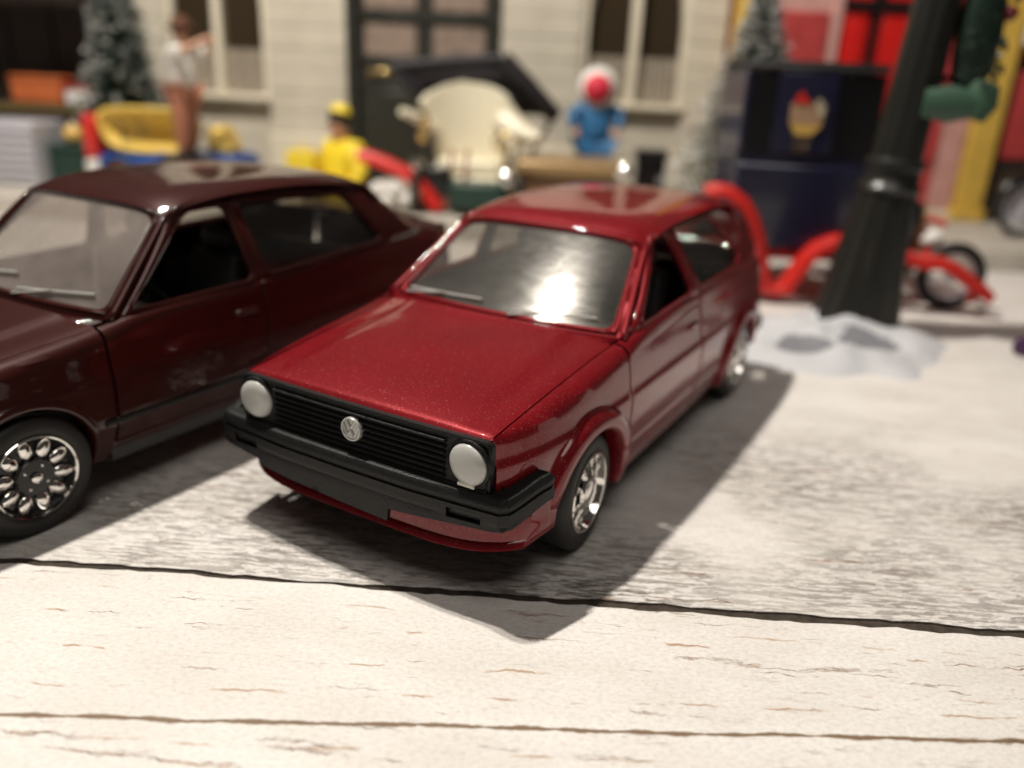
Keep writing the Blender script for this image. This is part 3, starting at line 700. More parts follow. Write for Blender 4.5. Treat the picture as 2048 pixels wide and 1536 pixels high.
M['redp'] = mat('bright red paint', (.55, .010, .008), .35)
M['redd'] = mat('dull red paint', (.42, .045, .045), .5, var=.35, vscale=5)
M['pink'] = mat('pink painted glass reflection', (.55, .30, .27), .6, var=.35, vscale=5)  # flat pink stands in for reflections in the shop glass
M['dkbrown'] = mat('dark brown wood', (.028, .016, .010), .6, var=.6, vscale=5)
M['white'] = mat('white plastic', (.70, .68, .64), .45)
M['needle'] = mat('dark green needles', (.018, .048, .034), .8)
M['flock'] = mat('white flocking', (.62, .61, .58), .95)
pv = bmesh.new(); bx(pv, -16, 14, 7.93, 14, -.03, .26); struct(finish(pv, 'pavement', M['pave'], None, .03))
struct(table)
kb = bpy.data.objects.new('kerb', None); COL.objects.link(kb); struct(kb)
for i in range(22):
    x = -13.2+i*1.2; box('kerb_stone', M['pave'], kb, x, x+1.185, 7.87, 8.20, 0.002, .284, .025)

def cream_building():
    root = thing('building', 'cream house front with horizontal courses, black double door and two curtained windows', 'building', (0, 11, .26))
    Y0 = 0; zt_ = 4.9
    box('wall', M['cream'], root, -6.6, 3.30, .30, 2.6, 0, 5.2)
    piers = ((-6.6, -5.70), (-4.02, -2.72), (-.19, 1.10), (2.78, 3.36))
    for x0, x1 in piers:
        box('plinth', M['creamlt'], root, x0-.02, x1+.02, -.10, .30, 0, .80, .03)
        for k in range(12):
            z = .805+k*.335; box('stone_course', M['cream'], root, x0, x1, -.0-.004*((k*7) % 3), .30, z, z+.328, .016)
    for x0, x1, zb in ((-5.70, -4.02, 1.30), (1.10, 2.78, 1.45)):
        w = bpy.data.objects.new('window', None); COL.objects.link(w); w.parent = root; w.location = (0, 0, 0)
        for k in range(int(zb/.335)+1):
            z = k*.335; z1 = min(z+.328, zb)
            if z1-z > .03: box('stone_course', M['cream'], root, x0, x1, .10, .30, z, z1, .012)
        box('sill', M['creamlt'], w, x0-.02, x1+.02, -.08, .28, zb, zb+.10, .02)
        for a, b in ((x0, x0+.10), (x1-.10, x1)): box('frame', M['creamlt'], w, a, b, .06, .28, zb+.10, 4.6, .015)
        xm = (x0+x1)/2; box('mullion', M['creamlt'], w, xm-.075, xm+.075, .04, .26, zb+.10, 4.6, .02)
        for a, b in ((x0+.10, xm-.075), (xm+.075, x1-.10)):
            box('pane', M['pane_dark'], w, a, b, .255, .27, zb+.10, 4.6)
            bm = bmesh.new()                                    # gathered half curtain
            cols = []
            for i in range(29):
                x = a+(b-a)*i/28; y = .19+.022*math.sin(i*1.7); cols.append([bm.verts.new((x, y, z)) for z in (zb+.10, zb+.45, zb+.80)])
            for p, q in zip(cols, cols[1:]):
                for j in range(2): bm.faces.new((p[j], q[j], q[j+1], p[j+1]))
            finish(bm, 'half_curtain', M['net'], w)
        for sg, xe in ((1, x0+.10), (-1, x1-.10)):               # drape swept to the side
            bm = bmesh.new(); cols = []
            for i in range(13):
                t = i/12; x = xe+sg*t*.42
                cols.append([bm.verts.new((x*(1-k)+k*(xe+sg*.05*t), .15+.02*math.sin(i*1.9), 4.5-2.05*k*(1-.30*t))) for k in (0, .35, .7, 1)])
            for p, q in zip(cols, cols[1:]):
                for j in range(3): bm.faces.new((p[j], q[j], q[j+1], p[j+1]))
            finish(bm, 'drape', M['cream'], w)
    d = bpy.data.objects.new('door', None); COL.objects.link(d); d.parent = root
    x0, x1 = -2.72, -.19
    box('door_frame', M['doorblk'], d, x0, x0+.16, .02, .28, .12, 4.9, .02); box('door_frame', M['doorblk'], d, x1-.16, x1, .02, .28, .12, 4.9, .02)
    box('doorstep', M['stone'], d, x0-.05, x1+.05, -.30, .30, 0, .12, .02)
    for a, b in ((x0+.16, -1.475), (-1.435, x1-.16)):
        leaf = box('door_leaf', M['doorblk'], d, a, b, .20, .27, .12, 4.9)
        for z0, z1 in ((.30, 1.55), (1.72, 1.95)): box('door_panel', M['doorblk'], d, a+.14, b-.14, .165, .20, z0, z1, .02)
        for z0, z1 in ((2.10, 2.58), (2.80, 3.30), (3.5, 4.0), (4.2, 4.7)):
            box('door_pane', M['pane_dark'], d, a+.12, b-.12, .185, .199, z0, z1)
            bm = bmesh.new(); cols = []
            for i in range(25):
                x = a+.12+(b-a-.24)*i/24; cols.append([bm.verts.new((x, .172+.010*math.sin(i*1.6), z)) for z in (z0+.01, z1-.01)])
            for p, q in zip(cols, cols[1:]): bm.faces.new((p[0], q[0], q[1], p[1]))
            finish(bm, 'door_curtain', M['curtain'], d)
        for zz in (1.63, 2.03, 2.69): box('door_rail', M['doorblk'], d, a, b, .16, .20, zz-.06, zz+.06, .012)
    box('letter_plate', M['brass'], d, -2.42, -2.02, .13, .165, 1.80, 1.88, .01)
cream_building()

def red_shop():
    root = thing('building', 'red shop front with yellow pilasters at the right edge of the street', 'building', (0, 10.6, .26))
    box('wall', M['redd'], root, 3.42, 9.5, .30, 2.4, 0, 5.2)
    for x0, x1 in ((3.42, 3.86), (7.26, 7.68)):
        box('pilaster', M['yellow'], root, x0, x1, -.04, .34, .22, 5.2, .03); box('pilaster_base', M['yellow'], root, x0-.05, x1+.05, -.10, .34, 0, .22, .03)
    box('stall_riser', M['creamlt'], root, 3.90, 7.22, .02, .30, 0, .14, .02)
    box('window_frame', M['pink'], root, 3.90, 5.02, .18, .30, .14, 4.8)
    for x0, x1, z0, z1 in ((3.98, 4.84, .4, 1.5), (3.98, 4.84, 1.6, 3.0)): box('panel', M['redd'], root, x0, x1, .12, .18, z0, z1, .02)
    box('window_post', M['pink'], root, 4.88, 5.02, .10, .18, .14, 4.8, .02)
    d = bpy.data.objects.new('door', None); COL.objects.link(d); d.parent = root
    for x0, x1 in ((5.06, 5.46), (5.58, 6.10)):
        box('door_leaf', M['redp'], d, x0, x1, .16, .30, .14, 4.8, .01); box('door_panel', M['redp'], d, x0+.07, x1-.07, .12, .16, .3, 1.6, .02); box('door_panel', M['redp'], d, x0+.07, x1-.07, .12, .16, 1.8, 3.0, .02)
    box('door_post', M['gblk'], d, 5.47, 5.57, .08, .30, .14, 4.8, .01); box('door_post', M['gblk'], d, 6.11, 6.2, .08, .30, .14, 4.8, .01); box('door_head', M['gblk'], d, 5.06, 6.2, .06, .30, 3.05, 3.2, .01)
    for x0, x1, mm in ((6.22, 6.50, 'pink'), (6.50, 6.86, 'redd'), (6.86, 7.24, 'pink')): box('panel', M[mm], root, x0, x1, .10+.02*(mm == 'redd'), .30, .14, 4.8, .02)
    for z in (.9, 2.1): box('panel_bead', M['redd'], root, 6.52, 6.84, .08, .12, z, z+.5, .02)
    box('side_panel', M['dkbrown'], root, 7.70, 9.5, .1, .30, .0, 2.4); box('red_panel', M['redd'], root, 7.78, 9.4, .05, .1, 1.0, 2.3, .02)
    box('sign_board', M['white'], root, 7.72, 9.4, -.02, .10, 2.66, 4.0, .02)
red_shop()

M['olivey'] = mat('dull ochre paint', (.16, .11, .03), .6)
def dark_shop():
    root = thing('building', 'dark brown open-fronted shop at the far left with a display shelf', 'building', (0, 10.3, .26))
    box('back_wall', M['dkbrown'], root, -13, -6.35, 1.3, 1.6, 0, 5)
    for x in (-6.42, -8.6): box('post', M['dkbrown'], root, x, x+.25, -.15, .10, 0, 5, .02)
    box('side_wall', M['dkbrown'], root, -6.37, -6.20, .11, 1.3, 0, 5)
    box('shelf', M['dkbrown'], root, -12, -6.44, -.10, 1.0, 1.0, 1.12, .02); box('shelf_edge', M['olivey'], root, -12, -6.44, -.13, -.10, 1.02, 1.10, .01)
    box('header', M['dkbrown'], root, -13, -6.44, -.1, .2, 3.5, 4.2, .02)
    for i in range(7): box('back_board', M['dkbrown'], root, -11.8+i*.78, -11.8+i*.78+.74, 1.22, 1.30, 1.15, 4.6, .015)
dark_shop()
M['orange'] = mat('orange card', (.50, .12, .03), .6, var=.4, vscale=5)
M['greyviolet'] = mat('silver grey plastic', (.58, .57, .62), .4, .3)
M['dkgreen'] = mat('dark green paint', (.012, .040, .028), .45, var=.3)
def crate(name, m, x0, x1, y0, y1, z0, z1, label, cat, lid=None):
    t = thing(name, label, cat, ((x0+x1)/2, (y0+y1)/2, z0)); a, b, c = (x1-x0)/2, (y1-y0)/2, z1-z0
    box('body', m, t, -a, a, -b, b, 0, c*.86, .02); box('lid', lid or m, t, -a-.02, a+.02, -b-.02, b+.02, c*.865, c, .02); return t
crate('box', M['orange'], -8.05, -7.22, 10.35, 10.8, 1.386, 1.80, 'orange box standing on the shelf of the dark shop', 'box')
crate('box', M['white'], -7.16, -6.55, 10.35, 10.75, 1.386, 1.66, 'white box on the dark shop shelf, right of the orange one', 'box', M['redd'])
t = thing('container', 'silver grey ribbed container at the left edge behind the maroon car', 'container', (-7.45, 9.4, .26))
box('body', M['greyviolet'], t, -.52, .52, -.45, .45, 0, .92, .02)
for k in range(7): box('rib', M['greyviolet'], t, -.53, .53, -.475, -.45, .05+k*.125, .11+k*.125, .01)
crate('crate', M['dkgreen'], -6.86, -6.32, 9.2, 10.0, .26, .86, 'dark green crate beside the silver ribbed container', 'crate')
bm = bmesh.new(); ellipsoid(bm, (0, 0, .14), (.16, .15, .14)); o = thing('ornament', 'small round yellow ornament on top of the dark green crate', 'ornament', (-6.60, 9.5, .86))
M['amber'] = mat('amber plastic', (.62, .40, .10), .35); finish(bm, 'ball', M['amber'], o); bm = bmesh.new(); lathe(bm, [(.06, .26), (.05, .31), (0, .32)], 12, Matrix()); finish(bm, 'cap', M['creamlt'], o)

# ------------------------------------------------------------------ flocked fir trees
def fir(x, y, h, r, label, seed, fl):
    rnd = random.Random(seed); t = thing('christmas_tree', label, 'christmas tree', (x, y, .26), rnd.random(), 'flocked fir trees')
    bm = bmesh.new(); tube(bm, [(0, 0, 0), (0, 0, h*.6), (0, 0, h*.97)], [.07, .05, .012], 8); finish(bm, 'trunk', M['dkbrown'], t)
    a, b = bmesh.new(), bmesh.new()
    n = 420
    for i in range(n):
        f = (i+.5)/n; f = f**1.25; z = h*(.06+.93*f)
        rr = r*(1-f)**.85*(.72+.4*rnd.random())+.03; an = i*2.39996+rnd.uniform(-.3, .3)
        d = Vector((math.cos(an), math.sin(an), 0)); base = Vector((0, 0, z))
        m = 16
        for k in range(m):
            s = (k+1)/m; p = base+d*rr*s+Vector((0, 0, -.20*rr*s*s+.06*rr)); ln = .11*(1.25-.5*s)
            for q in range(3):
                dv = (d*rnd.uniform(.2, .9)+Vector((-d.y, d.x, 0))*rnd.uniform(-1, 1)+Vector((0, 0, rnd.uniform(-.5, .5)))).normalized()*ln
                sd = dv.cross(Vector((rnd.uniform(-1, 1), rnd.uniform(-1, 1), 1))).normalized()*.014
                tgt = b if rnd.random() < fl*(.08+s*s*s) else a
                v = [tgt.verts.new(c) for c in (p-sd, p+sd, p+dv+sd*.4, p+dv-sd*.4)]; tgt.faces.new(v)
    finish.keep = True
    finish(a, 'foliage', M['needle'], t, smooth=False); finish(b, 'snow', M['flock'], t, smooth=False)
    finish.keep = False
fir(-6.02, 10.05, 3.6, .86, 'tall flocked fir tree on the left between dark shop and cream house', 3, .42)
fir(3.40, 8.75, 3.15, 1.18, 'snowy fir tree standing behind the dark blue van', 5, .95)

# ------------------------------------------------------------------ lamp post on a snow base
M['iron'] = mat('black cast iron paint', (.012, .012, .010), .36, bump=.1, bscale=20)
M['snow'] = mat('white snow plaster', (.55, .55, .575), .5, bump=.5, bscale=10, var=.0)
M['hollow'] = mat('grey mound hollow', (.20, .20, .22), .6, bump=.3, bscale=14)  # darker grey for the two widest hollows of the mound
def lamp_post():
    t = thing('lamp_post', 'tall black fluted lamp post rising from a patch of snow', 'lamp post', (3.765, 4.60, .10), 0); t.rotation_euler = (0, R(3.4), 0)
    def fluted(prof, nf, dep, name):
        bm = bmesh.new(); n = nf*6; rings = []
        for r, z in prof: rings.append([bm.verts.new(((r*(1-dep*(.5+.5*math.cos(nf*2*math.pi*k/n))))*math.cos(2*math.pi*k/n), (r*(1-dep*(.5+.5*math.cos(nf*2*math.pi*k/n))))*math.sin(2*math.pi*k/n), z)) for k in range(n)])
        for p, q in zip(rings, rings[1:]):
            for k in range(n): bm.faces.new((p[k], p[(k+1) % n], q[(k+1) % n], q[k]))
        bm.faces.new(rings[0][::-1]); bm.faces.new(rings[-1]); finish(bm, name, M['iron'], t, ang=60)
    fluted([(.40, -.05), (.39, .10), (.335, .45), (.285, .85), (.245, 1.22)], 12, .09, 'base')
    bm = bmesh.new(); lathe(bm, [(.0, 1.20), (.26, 1.20), (.275, 1.24), (.25, 1.28), (.235, 1.30), (.235, 1.40), (.26, 1.43), (.255, 1.47), (.22, 1.50), (0, 1.50)], 32); finish(bm, 'collar', M['iron'], t)
    fluted([(.215, 1.49), (.205, 2.0), (.195, 2.6), (.185, 3.2), (.17, 4.2)], 10, .08, 'shaft')
    bm = bmesh.new(); lathe(bm, [(0, 4.2), (.2, 4.2), (.24, 4.26), (.12, 4.34), (.1, 4.5), (0, 4.5)], 24); finish(bm, 'capital', M['iron'], t)
    bm = bmesh.new(); lathe(bm, [(0, 4.5), (.2, 4.5), (.3, 5.0), (0, 5.0)], 6); finish(bm, 'lantern', M['lens'], t, smooth=False)
    bm = bmesh.new(); lathe(bm, [(.34, 5.0), (.1, 5.3), (0, 5.4)], 6, cap0=True); finish(bm, 'lantern_roof', M['iron'], t, smooth=False)
lamp_post()
def snow():
    t = thing('snow_patch', 'mound of white snow with grey hollows around the lamp post foot', 'snow', (3.48, 4.12, 0))
    from mathutils import noise as nz
    bm = bmesh.new(); n = 96; m = 34; rings = []
    pits = [(-.42, -.38, .30, .13), (.18, -.22, .34, .14), (-.15, .25, .18, .1), (.45, -.62, .25, .07), (-.6, .1, .16, .08)]
    pit = []
    for j in range(1, m+1):
        f = j/m; row = []
        for i in range(n):
            a = 2*math.pi*i/n; rr = 1+.13*math.sin(2*a+.6)+.07*math.sin(5*a+1)+.05*math.sin(9*a)
            x, y = f*rr*(.98 if math.cos(a) < 0 else .86)*math.cos(a), f*rr*1.05*math.sin(a)
            z = .21*(1-f**1.7)+.05*nz.noise(Vector((x*3, y*3, 0)))*(1-f**4)
            for px, py, pr, pd in pits:
                d = math.hypot((x-px)/1.25, (y-py)*1.0)/pr
                z -= pd*max(0, 1-d*d)*(1-f**3)
            row.append(bm.verts.new((x, y, max(z, .004 if j < m else -.004))))
        rings.append(row)
    c = bm.verts.new((0, 0, .24))
    for k in range(n): bm.faces.new((c, rings[0][k], rings[0][(k+1) % n]))
    for p, q in zip(rings, rings[1:]):
        for k in range(n): bm.faces.new((p[k], q[k], q[(k+1) % n], p[(k+1) % n]))
    for f in bm.faces:
        x, y, _ = f.calc_center_median()
        if any(math.hypot((x-px)/1.25, y-py)/pr < .66+.2*nz.noise(Vector((x*5, y*5, 3))) for px, py, pr, pd in pits[:2]): f.material_index = 1
    finish(bm, 'mound', [M['snow'], M['hollow']], t)
snow()
M['leafgreen'] = mat('dark green plastic leaves', (.008, .022, .014), .4)
M['leaflight'] = mat('pale green ribbon', (.04, .095, .06), .5)
M['berry'] = mat('deep red berries', (.12, .006, .008), .3)
def garland():
    t = thing('garland', 'dark green leaf garland with pale green ribbon hanging on the lamp post', 'garland', (4.20, 4.50, 2.05))
    rnd = random.Random(4); bm = bmesh.new()
    for i in range(150):
        z = rnd.uniform(.02, 1.15); w = .10+.14*math.sin(min(1, z/.9)*math.pi*.75); x = .10+rnd.uniform(-w, w)*.7; y = rnd.uniform(-.14, .12)
        dv = Vector((rnd.uniform(-.6, .6), rnd.uniform(-.8, .3), rnd.uniform(-1, .1))).normalized()*rnd.uniform(.06, .12); sd = dv.cross(Vector((rnd.random()-.5, 1, .3))).normalized()*.035
        p = Vector((x, y, z)); mid = p+dv*.5; up_ = dv.cross(sd).normalized()*.015
        v = [bm.verts.new(c) for c in (p, mid+sd, p+dv, mid-sd, mid+up_)]
        for q in ((0, 1, 4), (1, 2, 4), (2, 3, 4), (3, 0, 4)): bm.faces.new([v[k] for k in q])
    ellipsoid(bm, (.08, 0, .60), (.19, .12, .60)); lv = finish(bm, 'leaves', M['leafgreen'], t); lv['kind'] = 'stuff'
    bm = bmesh.new()
    for a, b in (((-.30, -.12, .02), (.12, -.16, .02)), ((.10, -.16, -.08), (.20, -.12, .20))):
        tube(bm, [a, tuple((u+v)/2 for u, v in zip(a, b)), b], [.05, .07, .045], 10, 2.3)
    finish(bm, 'ribbon', M['leaflight'], t)
    for p in ((.27, -.05, .74),):
        bm = bmesh.new(); ellipsoid(bm, p, (.065, .065, .065), None, 12, 8); finish(bm, 'berry', M['berry'], t)
garland()

# ------------------------------------------------------------------ toy people
M['skin'] = mat('toy skin paint', (.52, .27, .17), .5)
M['hairdark'] = mat('dark hair paint', (.03, .015, .010), .5)
M['hairbrown'] = mat('brown hair paint', (.12, .045, .025), .6)
M['salmon'] = mat('brick brown cloth paint', (.34, .13, .075), .6, var=.2)
M['lemon'] = mat('lemon yellow paint', (.80, .60, .03), .45, var=.15)
M['bluecloth'] = mat('blue cloth paint', (.02, .13, .30), .55, var=.3, vscale=8)
M['pinkred'] = mat('crimson knit paint', (.62, .02, .05), .6)
M['eye'] = mat('eye paint', (.01, .008, .008), .3)
def skin(name, chain, m, parent, lev=2):
    """chain: {key: (pos, radius, parent key)} grown with a skin modifier"""
    keys = list(chain); me = bpy.data.meshes.new(name)
    me.from_pydata([chain[k][0] for k in keys], [(keys.index(chain[k][2]), i) for i, k in enumerate(keys) if chain[k][2]], [])
    o = bpy.data.objects.new(name, me); COL.objects.link(o); o.parent = parent; me.materials.append(m)
    sk = o.modifiers.new('skin', 'SKIN'); sk.use_smooth_shade = True
    for i, k in enumerate(keys):
        r = chain[k][1]; r = r if isinstance(r, tuple) else (r, r); v = me.skin_vertices[0].data[i]; v.radius = r; v.use_root = (i == 0)
    sd = o.modifiers.new('sub', 'SUBSURF'); sd.levels = sd.render_levels = lev
    return o
def person(label, loc, rz, H, mats, hands, knees=None, feet=None, head=(0, -.02), hat=None, group='toy people', G=1.0, sleeve=['wrl', 'wrr']):
    """faces -Y locally; hands: (left elbow, left hand, right elbow, right hand) in units of H"""
    p = thing('person', label, 'person', loc, rz, group)
    v = lambda x, y, z: (x*H, y*H, z*H)
    el, hl, er, hr = hands; kn = knees or ((.055, -.01, .27), (-.055, -.01, .27)); ft = feet or ((.06, .0, .03), (-.06, .0, .03))
    hx, hy = head
    body = {'hip': (v(0, 0, .50), .075*H, None), 'waist': (v(0, 0, .60), .068*H, 'hip'), 'chest': (v(0, 0, .73), .085*H, 'waist'), 'neck': (v(0, hy*.3, .83), .032*H, 'chest'),
        'chin': (v(hx*.6, hy*.7, .875), .045*H, 'neck'), 'head': (v(hx, hy, .93), .062*H, 'chin'), 'crown': (v(hx, hy*.8, .975), .042*H, 'head')}
    for s, e, h, k, f, n in ((1, el, hl, kn[0], ft[0], 'l'), (-1, er, hr, kn[1], ft[1], 'r')):
        body['sh'+n] = (v(s*.105, 0, .785), .038*H, 'chest'); body['el'+n] = (v(*e), .028*H, 'sh'+n); body['wr'+n] = (v(*h), .020*H, 'el'+n)
        d = (Vector(h)-Vector(e)).normalized(); body['pa'+n] = (v(*(Vector(h)+d*.035)), (.024*H, .012*H), 'wr'+n)
        for q in range(4):
            sp = Vector((d.y, -d.x, .3)).normalized()*(q-1.5)*.012; body['f%d%s' % (q, n)] = (v(*(Vector(h)+d*(.075+.006*(q in (1, 2)))+sp)), .006*H, 'pa'+n)
        body['th'+n] = (v(*(Vector(h)+d*.045+Vector((0, -.022, .014)))), .006*H, 'wr'+n)
        body['hp'+n] = (v(s*.052, 0, .475), .056*H, 'hip'); body['kn'+n] = (v(*k), .042*H, 'hp'+n); body['an'+n] = (v(*f), .026*H, 'kn'+n); body['to'+n] = (v(f[0], f[1]-.07, f[2]-.015), .018*H, 'an'+n)
    b = skin('body', body, M['skin'], p)
    g = lambda ks, k: {a: (body[a][0], (body[a][1] if not isinstance(body[a][1], tuple) else body[a][1][0])*k, body[a][2] if body[a][2] in ks else None) for a in ks}
    skin('shirt', {**g(['chest', 'waist', 'hip', 'shl', 'ell', 'shr', 'elr']+sleeve, 1.17*G)}, mats[0], p)
    c = g(['hip', 'hpl', 'knl', 'anl', 'hpr', 'knr', 'anr'], 1.22*G); c['hip'] = (c['hip'][0], .082*H*G, None); skin('trousers', c, mats[1], p)
    for n in 'lr':
        a = body['an'+n][0]; t_ = body['to'+n][0]; skin('shoe', {'a': (a, .034*H, None), 'b': ((a[0], a[1]-.03*H, max(t_[2], .0)+.004*H), .030*H, 'a'), 'c': (t_, .026*H, 'b')}, mats[2], p)
    hc = Vector(body['head'][0])
    bm = bmesh.new(); ellipsoid(bm, hc+Vector((0, .018*H, .022*H)), (.070*H, .068*H, .066*H)); finish(bm, 'hair', mats[3], p)
    for s in (1, -1):
        bm = bmesh.new(); ellipsoid(bm, hc+Vector((s*.024*H, -.056*H, .0)), (.009*H, .006*H, .009*H), None, 8, 6); finish(bm, 'eye', M['eye'], p)
    bm = bmesh.new(); ellipsoid(bm, hc+Vector((0, -.064*H, -.018*H)), (.009*H, .014*H, .012*H), None, 8, 6); finish(bm, 'nose', M['skin'], p)
    bm = bmesh.new(); ellipsoid(bm, hc+Vector((0, -.056*H, -.040*H)), (.018*H, .005*H, .005*H), None, 8, 6); finish(bm, 'mouth', M['salmon'], p)
    if hat: hat(p, hc, H)
    return p
def brown_hat(p, hc, H):
    bm = bmesh.new(); lathe(bm, [(.0, .035), (.115, .03), (.118, .038), (.072, .052), (.066, .10), (.045, .112), (0, .112)], 24, Matrix.Translation(hc) @ Matrix.Rotation(R(-8), 4, 'X') @ Matrix.Scale(H, 4)); finish(bm, 'hat', M['hairbrown'], p)
person('toy man with brown hat, white shirt and brick brown trousers raising his arms', (-4.60, 9.0, .835), R(75), 1.80, (M['white'], M['salmon'], M['gblk'], M['hairbrown']),
    ((.15, -.16, .80), (.04, -.27, .86), (-.14, -.15, .80), (-.03, -.27, .88)), head=(0, -.04), hat=brown_hat, G=1.3, sleeve=[])
def yellow_cap(p, hc, H):
    c = hc+Vector((0, .012*H, .028*H)); k = Matrix.Translation(c) @ Matrix.Rotation(R(-14), 4, 'X') @ Matrix.Scale(H*.84, 4)
    bm = bmesh.new(); lathe(bm, [(.074, .030), (.078, .038), (.070, .072), (.040, .098), (0, .102)], 24, k); finish(bm, 'cap', M['lemon'], p)
    bm = bmesh.new(); lathe(bm, [(.080, .008), (.084, .016), (.083, .030), (.074, .036)], 24, k); finish(bm, 'cap_band', M['eye'], p)
person('toy figure in a lemon yellow coat and yellow cap, face turned left', (-2.36, 9.30, -.92), R(-34), 2.46, (M['lemon'], M['lemon'], M['gblk'], M['hairdark']),
    ((.19, -.04, .62), (.10, -.16, .55), (-.19, -.04, .62), (-.10, -.16, .55)), knees=((.06, -.20, .53), (-.06, -.20, .53)), feet=((.06, -.22, .50), (-.06, -.22, .50)), head=(-.012, -.03), hat=yellow_cap, G=1.6)
t = thing('bag', 'bright yellow square bag held in front of the figure in yellow', 'bag', (-2.93, 9.10, .28)); box('body', M['lemon'], t, -.20, .20, -.14, .14, .18, .70, .04); box('flap', M['lemon'], t, -.205, .205, -.155, -.14, .44, .69, .01); bm = bmesh.new()
tube(bm, [(-.10, 0, .67), (-.07, 0, .76), (.07, 0, .76), (.10, 0, .67)], .02, 6); finish(bm, 'handle', M['lemon'], t); box('foot', M['lemon'], t, -.15, .15, -.1, .1, -.02, .178, .02)
def bobble(p, hc, H):
    bm = bmesh.new(); m = Matrix.Translation(hc+Vector((0, 0, .01*H)))
    ellipsoid(bm, hc+Vector((0, 0, .01*H)), (.17*H, .13*H, .17*H)); finish(bm, 'bonnet', M['white'], p)
    bm = bmesh.new(); ellipsoid(bm, hc+Vector((-.012*H, -.052*H, .01*H)), (.125*H, .105*H, .125*H)); finish(bm, 'bonnet_centre', M['pinkred'], p)
person('toy figure in blue with a round red and white bonnet by the cream house', (1.36, 9.95, .28), R(8), 1.85, (M['bluecloth'], M['bluecloth'], M['gblk'], M['hairdark']),
    ((.21, -.02, .74), (.17, -.10, .62), (-.21, -.02, .74), (-.17, -.10, .62)), hat=bobble, G=1.75)

# ------------------------------------------------------------------ vehicles at the back
def spoked_wheel(parent, x, y, z, r, tm, rm, yaw=0, n=12, w=.07, name='wheel'):
    o = bpy.data.objects.new(name, None); COL.objects.link(o); o.parent = parent; o.location = (x, y, z); o.rotation_euler = (R(90), 0, yaw)
    bm = bmesh.new(); prof = [(r-w*.9+w*.9*math.cos(2*math.pi*k/12), w*.8*math.sin(2*math.pi*k/12)) for k in range(13)]; lathe(bm, prof, 36); finish(bm, 'tyre', tm, o)
    bm = bmesh.new(); lathe(bm, [(r-w*1.9, -.03), (r-w*1.6, -.03), (r-w*1.6, .03), (r-w*1.9, .03), (r-w*1.9, -.03)], 32)
    for k in range(n):
        a = 2*math.pi*k/n; tube(bm, [(.03*math.cos(a), .03*math.sin(a), 0), ((r-w*1.7)*math.cos(a), (r-w*1.7)*math.sin(a), 0)], .012, 5)
    lathe(bm, [(0, .05), (.05, .05), (.05, -.05), (0, -.05)], 14); finish(bm, 'rim', rm, o)
def band(bm, pts, w, th, wy=None):
    """a strip of width w (along Y) following pts in XZ, bulged in section"""
    rows = []
    for i, (x, y, z) in enumerate(pts):
        a = Vector(pts[max(i-1, 0)]); b = Vector(pts[min(i+1, len(pts)-1)]); d = (b-a).normalized(); n = Vector((-d.z, 0, d.x))
        if n.z < 0: n = -n
        c = Vector((x, y, z)); rows.append([bm.verts.new(c+Vector((0, u*w, 0))+n*(h*th)) for u, h in ((-.5, -.8), (-.5, 0), (-.36, .7), (0, 1), (.36, .7), (.5, 0), (.5, -.8), (0, 0))])
    for a, b in zip(rows, rows[1:]):
        for k in range(8): bm.faces.new((a[k], b[k], b[(k+1) % 8], a[(k+1) % 8]))
    bm.faces.new(rows[0]); bm.faces.new(rows[-1][::-1])
def arcp(cx, y, cz, r, a0, a1, n=18): return [(cx+r*math.cos(R(a0+(a1-a0)*k/n)), y, cz+r*math.sin(R(a0+(a1-a0)*k/n))) for k in range(n+1)]
M['navy'] = mat('dark navy enamel', (.012, .012, .035), .30, coat=.5)
M['redm'] = mat('red moulded plastic', (.58, .022, .016), .35, coat=.3)
M['bronze2'] = mat('dull cream print', (.38, .32, .22), .5); M['tan'] = mat('tan face paint', (.40, .25, .15), .5); M['olive'] = mat('dark brown coat paint', (.05, .030, .018), .6)
